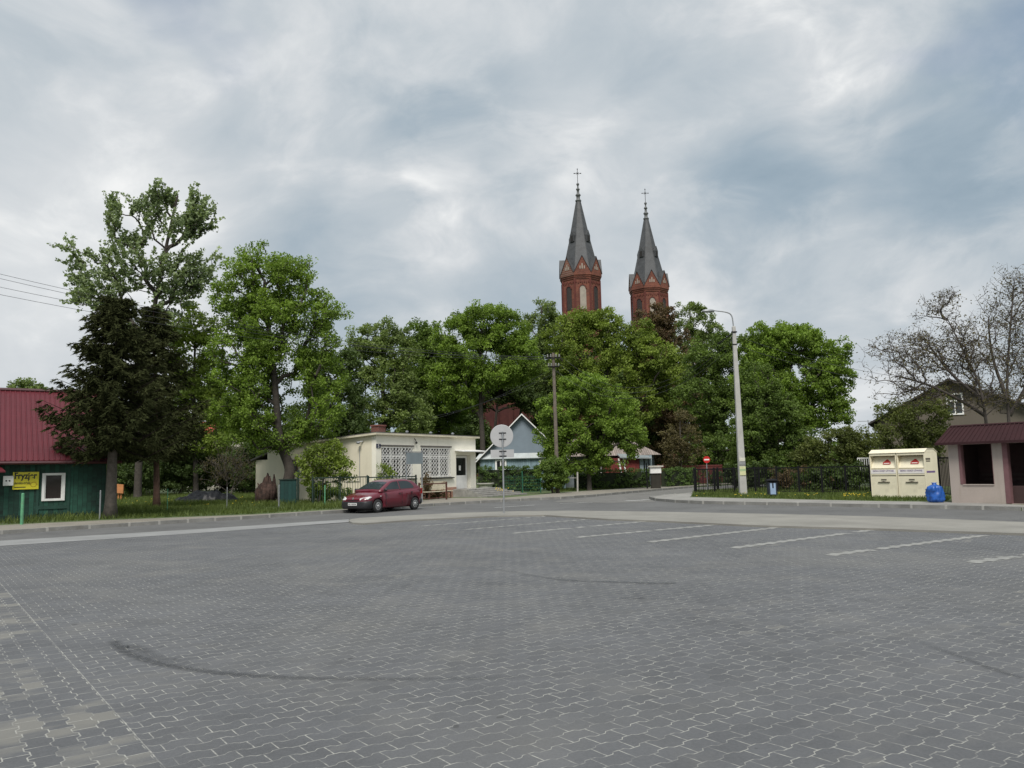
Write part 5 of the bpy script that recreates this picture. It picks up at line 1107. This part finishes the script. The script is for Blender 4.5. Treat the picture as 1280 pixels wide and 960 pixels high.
mb=MB(); mb.bx(.182,.20,.186,Ds-.186,0,Ht-.02); mb.bx(.21,Ls-.19,.182,.19,0,ws0-.05) ; mb.bx(.2,Ls-.2,.2,Ds-.19,-.02,.01); mb.bx(.2,Ls-.2,.2,Ds-.19,Ht-.03,Ht-.01); mb.build('inner_dark_panel',M_sdark,sh); mb=MB(); mb.bx(0,Ls,Ds-.178,Ds,-.05,Ht); mb.build('back_wall',M_sdark,sh)  # thin added panels and back wall coloured dark so the interior looks shaded
mb=MB(); q=.012
for a_,b_,zz0 in ((w0,w1_,ws0),(d0,d1,0)):
    mb.bx(a_+.001,a_+q,-.012,.2,zz0,Ht-.08); mb.bx(b_-q,b_-.001,-.012,.2,zz0,Ht-.08)
mb.bx(d0-.16,d0-.002,-.012,-.002,0,Ht-.08); mb.bx(w0-.09,w0-.002,-.012,-.002,ws0,Ht-.08); mb.build('pink_reveal',M_spink,sh)
mb=MB(); mb.bx(w0,w1_,-.03,.2,ws0-.03,ws0+.005); mb.build('sill',M_swall,sh)
rr=MB(); o1=.30; zt2=sz(1240,530.5,.2); 
bb=[(-.28,-.35,ez),(Ls+.3,-.35,ez),(Ls+.3,Ds+.3,ez),(-.28,Ds+.3,ez)]; tt=[(.08,.22,zt2),(Ls-.05,.22,zt2),(Ls-.05,Ds-.25,zt2),(.08,Ds-.25,zt2)]
rr.add(bb+tt,[(0,1,5,4),(1,2,6,5),(2,3,7,6),(3,0,4,7),(4,5,6,7),(3,2,1,0)])
def lerpq(a,b,t): return Vector(a).lerp(Vector(b),t)
k=0.02
while k<.99:
    rr.beam(lerpq(bb[0],bb[1],k)+Vector((0,-.012,.0)),lerpq(tt[0],tt[1],k)+Vector((0,-.012,.012)),.03,.025,up=(0,-1,0)); k+=.028
for k in np.arange(.06,1,.085): rr.beam(lerpq(bb[3],bb[0],k)+Vector((-.012,0,0)),lerpq(tt[3],tt[0],k)+Vector((-.012,0,.012)),.03,.025,up=(-1,0,0))
ro=rr.build('roof',M_sroof,sh); mb=MB(); mb.tube([tt[0],tt[1]],.05,6); mb.tube([tt[0],tt[3]],.05,6); mb.build('ridge_cap',M_sroof,ro); mb=MB(); mb.bx(-.30,Ls+.32,-.38,-.355,ez-.06,ez+.03); mb.build('fascia',M_sroof,ro)
M_bw=mat('dark_bench_wood',(.05,.03,.025),.7,.3,4)
for z,y in ((.45,Ds-.6),(.45,Ds-.45),(.62,Ds-.22),(.82,Ds-.22),(1.0,Ds-.22)): mb=MB(); mb.bx(.3,Ls-.3,y-.05 if z<.5 else y-.02,y+.05 if z<.5 else y+.02,z-.02 if z<.5 else z-.05,z+.02 if z<.5 else z+.05); mb.build('bench_slat',M_bw,sh)
# white garden furniture glimpsed past the fence end
b=at(1082,600,45); mb=MB(); mb.bx(-.4,.4,-.02,.02,1.0,1.06); mb.bx(-.4,.4,-.02,.02,1.8,1.86); 
for k in range(7): mb.bx(-.4+k*.125,-.36+k*.125,-.015,.015,1.062,1.798)
mb.bx(-.4,-.35,-.02,.02,0,.998); mb.bx(.35,.4,-.02,.02,0,.998); thing1(mb,'white_trellis',M_white,(b.x,45,.1),'small white slatted trellis behind the fence, left of the beige containers','trellis')

# ------------------------------------------------------------------ wires
M_wire=mat('wire',(.035,.035,.04),.6)
def wire(a,b,sag,label,r=.008):
    a=Vector(a);b=Vector(b); o=a.copy(); pts=[a.lerp(b,t/24)-o-Vector((0,0,sag*4*(t/24)*(1-t/24))) for t in range(25)]
    mb=MB(); mb.tube(pts,r,4); thing1(mb,'overhead_wire',M_wire,tuple(o),label,'wire','overhead wires')
pt=at(697,446,53)
wl='overhead wire crossing in front of the left trees from the wooden pole'
for k,(y0,dx) in enumerate(((328,-.42),(334,-.2),(346,.2),(356,.42))): wire((pt.x+dx,52.9,pt.z-.15*(k%2)),at(-60,y0,30),.9,wl)
for k in range(2): wire((pt.x+.4-.8*k,52.9,pt.z-.8),at(540,521+k*3,56),.35,'service wire dropping left from the wooden pole towards the cream building')
lt=at(917,413,42)
for k in range(3): wire((pt.x+.5-.4*k,52.9,pt.z-.2-.3*k),(lt.x-.1,41.9,lt.z-.1-.35*k),2.4,'slack wire between the wooden pole and the concrete lamp')
for k in range(2): wire((lt.x+.1,42,lt.z-.3-.5*k),at(1330,480+k*8,40),.9,'thin wire running right from the concrete lamp over the bare tree')
# ------------------------------------------------------------------ trees (left to right)
make_tree('poplar_tree','tallest tree on the left, pale spiky leaf sprays rising above the dark spruces','tree',60,
 [(215,262,42,30),(245,300,32,34),(165,280,32,36),(195,330,55,45),(118,350,40,40,),(100,320,22,16),(235,345,32,40),(180,390,50,40),(110,385,28,16),(245,275,24,20),(225,250,20,16),(150,262,16,14)],
 [(172,620),(174,560),(180,480),(190,400),(205,320),(222,245)],.30,G_silver,M_bark,n=980,per=27,size=.165,bf=.5,shell=.2,thr=-.02,rtip=.016,extra=1.0)
make_tree('ash_tree','tall full green tree left of the cream building, on a dark leaning trunk','tree',44,
 [(330,340,52,38),(295,365,34,38),(365,350,35,35),(388,395,42,36),(405,425,28,28),(335,410,55,48),(295,450,42,44),(350,460,55,46),(395,470,36,36),(330,510,60,40),(385,520,45,32),(290,520,34,34),(345,548,44,18),(345,400,40,40)],
 [(352,632),(361,600),(363,585),(352,560),(347,535),(345,490),(338,430),(330,360)],.36,G_maple,M_bark,n=900,per=62,spread=.42,size=.12,bf=.45,shell=.3,thr=-.26,rmax=.12)
make_tree('maple_tree','yellow-green bushy tree just right of the dark spruces','tree',66,
 [(245,405,32,28),(232,445,38,36),(262,470,30,36),(240,510,36,36),(258,545,34,26)],[(245,618),(244,560),(242,500),(244,420)],.25,G_lime,M_bark,n=260,per=60,spread=.6,size=.2)
make_tree('broadleaf_tree','dark green tree deep in the garden behind the black tarpaulin','tree',82,
 [(210,520,60,40),(280,500,40,45),(160,560,40,32),(300,555,50,34),(240,570,60,30)],[(230,615),(232,560),(235,500)],.3,G_deep,M_bark,n=340,per=60,spread=.8,size=.25)
make_tree('broadleaf_tree','shadowy tree rising behind the low left end of the cream building','tree',74,
 [(420,500,38,46),(445,545,34,30),(380,540,36,30),(405,465,26,26),(430,455,20,20)],[(425,612),(425,560),(422,470)],.3,G_dark,M_bark,n=330,per=60,spread=.7,size=.22)
make_tree('ash_tree','airy light green tree with visible branches, first of the row behind the cream building','tree',84,
 [(470,425,36,26),(492,440,34,30),(455,455,22,28),(480,485,44,36),(462,525,40,34),(510,520,34,34)],[(478,612),(480,540),(478,470),(476,415)],.35,G_airy,M_bark,n=560,per=52,spread=.62,size=.21)
make_tree('broadleaf_tree','mid green tree right above the roof chimney of the cream building','tree',92,
 [(525,425,30,24),(545,460,36,36),(520,475,34,36),(530,520,40,34),(555,510,34,30)],[(530,612),(531,560),(528,430)],.38,G_mid,M_bark,n=560,per=60,spread=.75,size=.25)
make_tree('maple_tree','broad bright green maple behind the right end of the cream building','tree',88,
 [(600,402,44,24),(575,425,36,30),(628,418,36,30),(600,445,50,36),(650,450,34,34),(565,475,36,34),(605,475,46,22),(572,500,28,18)],[(602,612),(604,560),(600,500),(602,410)],.42,G_maple,M_bark,n=900,per=60,spread=.66,size=.21)
make_tree('ash_tree','thin-crowned tree with pale leaves just left of the taller church tower','tree',104,
 [(678,395,28,22),(665,415,26,26),(690,420,24,28),(675,450,38,28),(690,485,36,30),(650,470,26,30)],[(676,612),(677,540),(676,470),(677,385)],.38,G_airy,M_bark,n=460,per=46,spread=.65,size=.22)
make_tree('maple_tree','large yellow-green maple in front of the church towers','tree',90,
 [(745,415,36,24),(725,445,34,32),(775,440,36,28),(760,470,44,34),(815,450,38,26),(825,482,40,30),(785,505,46,30),(845,470,26,30),(720,480,30,30),(800,430,24,18),(755,402,24,16),(725,403,32,18),(800,415,22,16),(700,425,24,18)],[(765,612),(764,560),(762,500),(758,420)],.42,G_lime,M_bark,n=900,per=60,spread=.66,size=.21)
make_tree('copper_beech','dark copper-leaved tree below the right church tower','tree',98,
 [(820,400,26,20),(818,412,28,24),(838,440,34,30),(815,460,30,30),(850,480,38,36),(860,520,40,34),(815,520,36,30),(840,560,40,30)],[(838,612),(838,560),(834,480),(826,410)],.4,G_copper,M_bark,n=620,per=58,spread=.7,size=.23)
make_tree('ash_tree','thin pale tree with leaning tips between the copper tree and the lamp','tree',112,
 [(862,393,20,20),(880,410,22,18),(858,420,24,24),(885,440,30,26)],[(872,612),(870,520),(866,450),(862,385)],.35,G_airy,M_bark,n=210,per=46,spread=.65,size=.24)
make_tree('broadleaf_tree','dark green tree whose crown is crossed by the concrete lamp pole','tree',76,
 [(890,450,36,28),(915,475,34,36),(880,500,38,36),(915,525,44,36),(890,560,44,32),(935,560,36,30),(905,430,20,16)],[(900,614),(900,560),(896,500),(894,450)],.34,G_deep,M_bark,n=760,per=62,spread=.56,size=.185)
make_tree('maple_tree','round-topped bright green maple right of the lamp, highest tree there','tree',66,
 [(985,430,48,26),(1030,445,34,30),(950,440,28,26),(1000,470,56,36),(1040,475,26,28),(960,490,40,36),(1025,510,38,28),(985,525,46,30),(1050,515,16,18),(958,428,34,26),(938,458,28,30),(985,420,40,18)],[(966,614),(968,570),(975,520),(990,450)],.36,G_maple,M_bark,n=1080,per=60,spread=.48,size=.165)
make_tree('lilac_tree','darker low spreading tree standing just behind the iron fence','tree',56,
 [(945,480,26,26),(960,515,44,32),(935,545,40,28),(975,555,46,26),(960,580,46,16),(1005,565,24,20)],[(964,614),(963,585),(958,540),(955,490)],.25,G_deep,M_bark,n=640,per=60,spread=.40,size=.14)
make_tree('shrub_tree','low olive-green spreading shrub over the iron fence left of the beige containers','shrub',50,
 [(1045,555,40,20),(1080,560,34,22),(1015,572,26,16),(1070,575,40,14)],[(1055,616),(1056,590),(1052,560)],.12,G_olive,M_bark,n=260,per=62,spread=.36,size=.12,rtip=.01)
make_tree('hawthorn_tree','brownish-olive bushy tree in front of the grey gable house','tree',43,
 [(1150,525,38,24),(1125,545,30,26),(1165,550,34,24),(1140,570,40,18),(1110,515,16,14),(1175,500,16,16)],[(1142,618),(1143,590),(1145,550),(1148,520)],.13,G_olive,M_bark,n=330,per=44,spread=.33,size=.10,rtip=.01)
make_tree('maple_tree','fresh green maple right of the wooden utility pole, in front of the brown roof','tree',57.5,
 [(735,490,40,24),(705,515,32,28),(762,515,34,28),(735,540,50,30),(690,550,22,26),(785,545,22,26),(765,565,28,20),(715,575,40,18)],[(737,614),(736,590),(733,560),(735,500)],.2,G_maple,M_bark,n=720,per=62,spread=.40,size=.14)
make_tree('sapling_tree','sparse young tree with brown-green leaves beside the brick fence','tree',70,
 [(850,535,20,24),(862,555,20,26),(845,570,22,18),(838,550,14,20)],[(853,612),(852,585),(850,540),(850,520)],.08,G_brown,M_bark2,n=150,per=28,spread=.4,size=.14,rtip=.01,thr=-.3)
make_tree('fruit_tree','small light-leaved tree growing in front of the cream side wall','tree',41,
 [(405,570,24,18),(425,585,18,18),(392,595,20,16),(415,560,16,12),(385,575,14,12)],[(398,624),(402,606),(408,590),(410,570)],.06,G_lime,M_bark,n=170,per=26,spread=.26,size=.11,rtip=.008,shell=.3,thr=-.25)
make_tree('willow_tree','small tree top seen over the red roof at far left','tree',85,
 [(32,484,22,10),(50,488,14,9),(40,500,30,16)],[(36,610),(37,560),(36,490)],.2,G_airy,M_bark,n=120,per=46,spread=.55,size=.2)
make_tree('broadleaf_tree','dark tree whose bare lower trunk stands before the church brick, left of the blue gable','tree',100,
 [(622,490,24,16),(648,496,24,16),(600,500,16,14),(668,508,18,14),(635,478,30,16)],[(617,612),(617,560),(620,520),(625,480)],.32,G_dark,M_bark,n=260,per=52,spread=.7,size=.24)
make_tree('broadleaf_tree','slim dark tree just above the blue gable roof','tree',103,
 [(655,485,22,16),(672,490,18,20),(645,470,20,18)],[(648,612),(647,560),(650,520),(655,480)],.28,G_dark,M_bark,n=160,per=52,spread=.7,size=.24)
# farther dark growth closing the gaps between trunks
for i,(px,py,rx,ry,Y,lb) in enumerate(((588,540,20,24,112,'dark undergrowth tree between the cream building and the blue house'),(690,540,26,26,104,'dark undergrowth tree behind the ridge of the blue house'),(560,560,40,30,100,'dark undergrowth tree directly over the flat roof of the cream building'),
   (500,565,40,28,97,'dark undergrowth tree left of the flat roof chimney'),(350,575,36,26,78,'dark undergrowth tree behind the leaning trunk'),(790,540,50,34,100,'dark undergrowth tree over the brown corrugated roof'),
   (700,470,44,36,112,'dark undergrowth tree filling the gap below the taller tower'),(765,470,44,40,113,'dark undergrowth tree filling the gap between the two towers'),(840,500,44,44,112,'dark undergrowth tree behind the copper-leaved tree'),
   (905,590,46,20,78,'dark undergrowth tree behind the no-entry sign'),(1000,590,46,18,76,'dark undergrowth tree behind the middle of the iron fence'))):
    make_tree('undergrowth_tree',lb,'tree',Y,[(px,py,rx,ry),(px-rx*.6,py+ry*.5,rx*.6,ry*.7),(px+rx*.6,py+ry*.4,rx*.6,ry*.8)],[(px,613),(px+1,600),(px,py)],.2,G_dark,M_bark,n=260,per=60,spread=Y*.0085,size=Y*.0028)

# spruces
M_dbark=mat('dark_twig',(.025,.02,.016),.95,.3,5,spec=.1)
def spruce(label,px,basepy,Y,toppy,hw,low,mbark,r,seed,lean=0):
    random.seed(seed); b=at(px,basepy,Y); b.z=.05; top=at(px+lean,toppy,Y); base=Vector((b.x,Y,.1)); root=empty('spruce_tree',base,0,label,'spruce','spruces by the green house')
    H=top.z-.1; dx=top.x-b.x; mb=MB(); k=12
    mb.tube([(dx*(i/k)**1.2,0,-.1+H*i/k) for i in range(k+1)],[r*(1-.93*i/k)*(1.3 if i==0 else 1) for i in range(k+1)],9)
    z0=at(px,low,Y).z; V_=[];z=z0;bb_=MB()
    cents=[];dirs=[]
    nb=int(34)
    for w in range(nb):
        z=z0+(H-z0)*(w/nb)**.95; t=(z-z0)/(H-z0); Lm=hw*(1-t)**.8*(.72+.28*min(1,t*6))+.25
        for j in range(6):
            a=random.uniform(0,6.283); L=Lm*random.uniform(.65,1.2); droop=L*.28*(1-t)+.05
            pts=[];
            for s in range(9):
                f=s/8; pts.append(Vector((dx*(z/H)**1.2+math.cos(a)*L*f, math.sin(a)*L*f, z-droop*math.sin(f*2.6)*.9+L*.20*f*f)))
            bb_.tube([pts[0],pts[4],pts[8]],[.03*(1-t)+.012,.02*(1-t)+.008,.006],4,cap=False)
            for s in range(1,9):
                f=s/8
                for q in range(int(2+L*.9)):
                    p0=pts[s-1].lerp(pts[s],random.random()); side=random.choice((-1,1)); ang=a+side*random.uniform(.3,1.1)
                    l=(.28+.30*L*(1-f)*.6)*random.uniform(.6,1.2)
                    cents.append(p0); dirs.append(Vector((math.cos(ang)*l,math.sin(ang)*l,-l*random.uniform(.1,.7))))
    mb.build('trunk',mbark,root,smooth=True); bb_.build('branch',M_dbark,root)
    C=np.array([tuple(c) for c in cents]); D=np.array([tuple(d) for d in dirs]); per=16; T=len(C)*per
    f=rng.random((T,1)); p=np.repeat(C,per,0)+np.repeat(D,per,0)*f; d=np.repeat(D,per,0); d/=np.linalg.norm(d,axis=1,keepdims=True)
    nn=rng.normal(size=(T,3)); tt=d+nn*.45; tt/=np.linalg.norm(tt,axis=1,keepdims=True); bb=np.cross(tt,rng.normal(size=(T,3))); bb/=np.linalg.norm(bb,axis=1,keepdims=True)
    tt*=rng.uniform(.10,.22,(T,1)); bb*=rng.uniform(.016,.036,(T,1))
    v=np.stack([p-tt*.3,p+bb,p+tt,p-bb],1).reshape(-1,3); var=np.clip(np.repeat(rng.random(len(C)),per)*.6+rng.random(T)*.4,0,1)
    fast_mesh('crown',v,np.arange(T*4).reshape(-1,4),G_needle,var,root)
spruce('dark spruce on the left, its grey trunk at the corner of the green house',138,646,32.2,368,2.6,560,M_bark2,.24,3,lean=10)
spruce('dark spruce on the right, its thin reddish trunk standing alone in the lawn',196,633,41,380,2.55,566,M_redbark,.17,5,lean=-4)
random.seed(99)

# the leafless trees on the right
M_twig=mat('twig_bark',(.075,.062,.056),.95,.3,5)
def bare(name,label,Y,lobes,trunks,rad,n,budsize=.06,mb_=M_twig,thr=-.25,bf=.55,budper=7):
    pts,L=lobe_points(lobes,Y,n,.1,thr,.8); t0=at(*trunks[0][0],Y); loc=Vector((t0.x,Y,.1)); root=empty(name,loc,0,label,'tree')
    mb=MB(); nodes=[];par=[]
    for tr in trunks:
        tp=smooth_path([at(x,y,Y+random.uniform(-.4,.4)) for x,y in tr],2); k=len(tp)
        mb.tube([p-loc for p in tp],[rad*(1-.8*i/(k-1)) for i in range(k)],8)
        b=len(nodes)
        for i,p in enumerate(tp):
            nodes.append(np.array(p-loc)); par.append(b+i-1 if i else 0)
    nf=len(nodes); N,P_=prim_tree(nodes,par,pts-np.array(loc),bf); skeleton_mesh(mb,N,P_,nf,.0075,rad*.42,.42,4,.16)
    # fine tip twigs
    tips=N[nf:]; 
    for t in tips:
        for _ in range(2):
            d=Vector((random.gauss(0,1),random.gauss(0,1),random.gauss(.6,.7))).normalized()*random.uniform(.2,.5); q=Vector(t)
            mb.tube([q,q+d*.5+Vector((0,0,.03)),q+d],[.008,.006,.004],3,cap=False)
    mb.build('trunk',mb_,root,smooth=True)
    v,q,var=leaf_arrays(tips,budper,.38,budsize,1.6,.2); fast_mesh('buds',v,q,G_brown,var,root)
bare('walnut_tree','leafless tree with spreading crooked branches in front of the grey gable house',36,
 [(1180,385,28,26),(1160,420,50,40),(1120,450,45,32),(1180,460,60,40),(1130,490,45,22),(1225,440,50,50),(1215,490,50,30)],
 [[(1234,620),(1236,560),(1232,520),(1225,480),(1205,440),(1185,400)],[(1232,520),(1200,500),(1160,480),(1120,470)],[(1228,500),(1190,470),(1160,430)]],.10,1150,bf=.35,budper=6)
bare('walnut_tree','taller leafless tree at the right edge, rising over the bus shelter',38,
 [(1270,355,36,28),(1255,400,45,40),(1300,400,50,50),(1265,450,50,45),(1320,460,60,50),(1250,490,40,26)],
 [[(1262,620),(1262,540),(1258,480),(1262,420),(1268,350)],[(1262,520),(1290,470),(1305,420)],[(1260,500),(1240,450),(1235,400)]],.10,1050,bf=.35,budper=6)
bare('elder_shrub','leafless greyish shrub behind the black tarpaulin',50,
 [(285,575,26,26),(300,590,22,20),(270,590,20,18)],[[(284,620),(284,605),(282,585)],[(288,620),(294,600),(300,580)]],.05,220,mb_=M_bark2,thr=-.5)

# shrubs
def B(x,y,z=.1): return gp(x,y,z)
bush('garden_shrub','dark green shrub at the foot of the wooden utility pole','shrub',at(692,600,52.3),1.0,.8,2.35,G_mid,130,60,.1,.26)
bush('garden_shrub','low dark shrub behind the orange board in the lawn','shrub',B(170,618),3.2,2.0,2.0,G_dark,120,60,.14,.4)
bush('garden_shrub','dark shrub right of the thin reddish trunk','shrub',B(240,617),2.6,1.6,3.0,G_dark,140,60,.13,.4)
bush('garden_shrub','leafy shrub between the black tarpaulin and the torn stump','shrub',B(305,617),2.4,1.6,3.4,G_dark,140,60,.13,.4)
bush('garden_shrub','low scrub along the green rail fence left of the red car','shrub',B(402,629.5),.95,.6,1.15,G_mid,70,50,.08,.22)
bush('garden_shrub','low scrub directly behind the bonnet of the red car','shrub',B(440,627.5),1.15,.6,1.0,G_deep,80,50,.08,.22)
bush('climbing_shrub','light shrub climbing in front of the barred window nearest the corner','shrub',at(484,600,43.3),.62,.5,2.35,G_lime,45,34,.08,.28)
bush('dry_shrub','reddish-brown dry shrub beside the bench under the barred window','shrub',at(533,610,46.0),.3,.3,1.6,G_copper,26,26,.07,.2)
bush('dry_shrub','withered low brown plants at the foot of the pink plinth','shrub',at(548,610,46.9),.75,.3,.5,G_brown,30,30,.06,.15)
bush('garden_shrub','thin dark shrub at the far end of the iron fence near the white garden furniture','shrub',gp(1050,615,.1),3.0,.8,1.5,G_dark,120,50,.11,.3)
bush('garden_shrub','dark growth behind the iron fence beside the lamp pole','shrub',gp(945,612,.1),3.4,.8,1.7,G_dark,130,50,.12,.32)
bush('garden_shrub','red-flecked dark shrub behind the iron fence right of the litter bin','shrub',gp(1003,613.5,.1),2.2,.8,1.4,G_copper,80,50,.1,.3)

for k,(px,Y,rx,h,lb) in enumerate(((160,64,2.0,3.4,'dense shrub between the two spruce trunks, behind the orange board'),(190,68,2.2,4.6,'tall dark shrub behind the lone reddish trunk'),(222,66,2.0,4.2,'dark shrub behind the left end of the tarpaulin'),
   (252,68,2.2,5.0,'tall dark shrub behind the middle of the tarpaulin'),(312,64,1.9,4.4,'dark shrub left of the low annex of the cream building'),(118,60,2.2,3.8,'dark shrub just past the corner of the green house'),(283,70,2.2,4.0,'dark shrub behind the leafless greyish shrub'))):
    bush('garden_shrub',lb,'shrub',at(px,600,Y),rx,1.4,h,G_dark,150,60,.13,.4)
# yellow flowers by the steps
fl=at(611,614,50.5); mb=MB()
for i in range(45): mb.blob((random.gauss(0,.6),random.gauss(0,.15),random.uniform(.15,.5)),.035,.035,.025,6,4)
o=mb.build('yellow_flowers',M_yel,None,loc=(fl.x,fl.y,.1)); tag(o,kind='stuff')
# hedges: clipped box of leaves over a woody core
def hedge(label,a,b,h,w,m,name='hedge'):
    A=gp(*a,.1); Bq=gp(*b,.1); d=Bq-A; L=d.length; root=empty(name,(A.x,A.y,.1),math.atan2(d.y,d.x),label,'hedge')
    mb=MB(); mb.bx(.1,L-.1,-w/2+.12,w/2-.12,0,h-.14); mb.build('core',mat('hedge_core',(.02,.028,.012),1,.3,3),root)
    n_=int(L*h*26); c=np.stack([rng.random(n_)*L, (rng.random(n_)-.5)*w, rng.random(n_)*h],1)
    s=rng.random(n_); fr=s<.55; c[fr,1]=-w/2+rng.normal(0,.05,fr.sum()); tp=(s>=.55)&(s<.85); c[tp,2]=h+rng.normal(0,.05,tp.sum())
    v,q,var=leaf_arrays(c,26,.17,.07,1.5,.3); fast_mesh('foliage',v,q,m,var,root); return root
hedge('dark tall hedge behind the green mesh fence, below the blue house',(597,616),(676,614),1.75,.8,G_hedge)
hedge('clipped brownish hedge on the low kerb in front of the red porch',(718,612.5),(812,609.5),1.35,.7,G_hedge)
hedge('short clipped hedge right of the white letter box, below the brick wall',(829,608.8),(869,606.5),1.35,.7,G_hedge)

# grass
inn=[gp(x,y) for x,y in inner[9:]]
lawnpoly=[gp(x,y,.1) for x,y in ((522,625),(429,636),(320,642.5),(125,650),(0,656),(-40,657.5),(-40,640),(120,638),(150,620),(300,618),(430,623),(522,622))]
blades('grass',lawnpoly,60000,.20,.035,G_grass)
rv=[gp(x,y,.1) for x,y in ((864,621.3),(960,623.3),(1100,626.3),(1184,627),(1190,622),(1088,612),(960,612.5),(869,613.5))]
blades('grass',rv,26000,.16,.03,G_grass)
blades('grass',[gp(x,y,.1) for x,y in ((690,615.4),(760,611.5),(800,608.9),(800,607.6),(690,612.5))],5000,.15,.035,G_grass)
def dots(name,xs,n,s):
    mb=MB()
    for i in range(n):
        x=random.uniform(*xs[:2]); y=random.uniform(*xs[2:]); q=gp(x,y,.1); mb.blob((q.x,q.y,.1+random.uniform(.08,.2)),s,s,s*.6,6,4)
    o=mb.build(name,M_yel); o['kind']='stuff'
dots('dandelion',(868,1088,619.5,623.5),26,.028); dots('dandelion',(1055,1088,620.5,624),34,.03); dots('dandelion',(145,330,624,634),60,.035); 

# distant woodland closing the horizon
vs=[];cent=[]
for i in range(2600):
    t=random.random(); px=-150+1650*t; Y=random.uniform(140,165); top=555 if px<700 else (556 if px<1060 else 562)
    top+=9*noise.noise(Vector((px*.02,0,0))); zt_=at(px,top,Y).z; x=at(px,580,Y).x; cent.append((x,Y,random.random()**.7*zt_))
v,q,var=leaf_arrays(np.array(cent),26,1.6,.55,1.3,.4); o=fast_mesh('distant_woodland',v,q,G_deep,var); o['kind']='stuff'
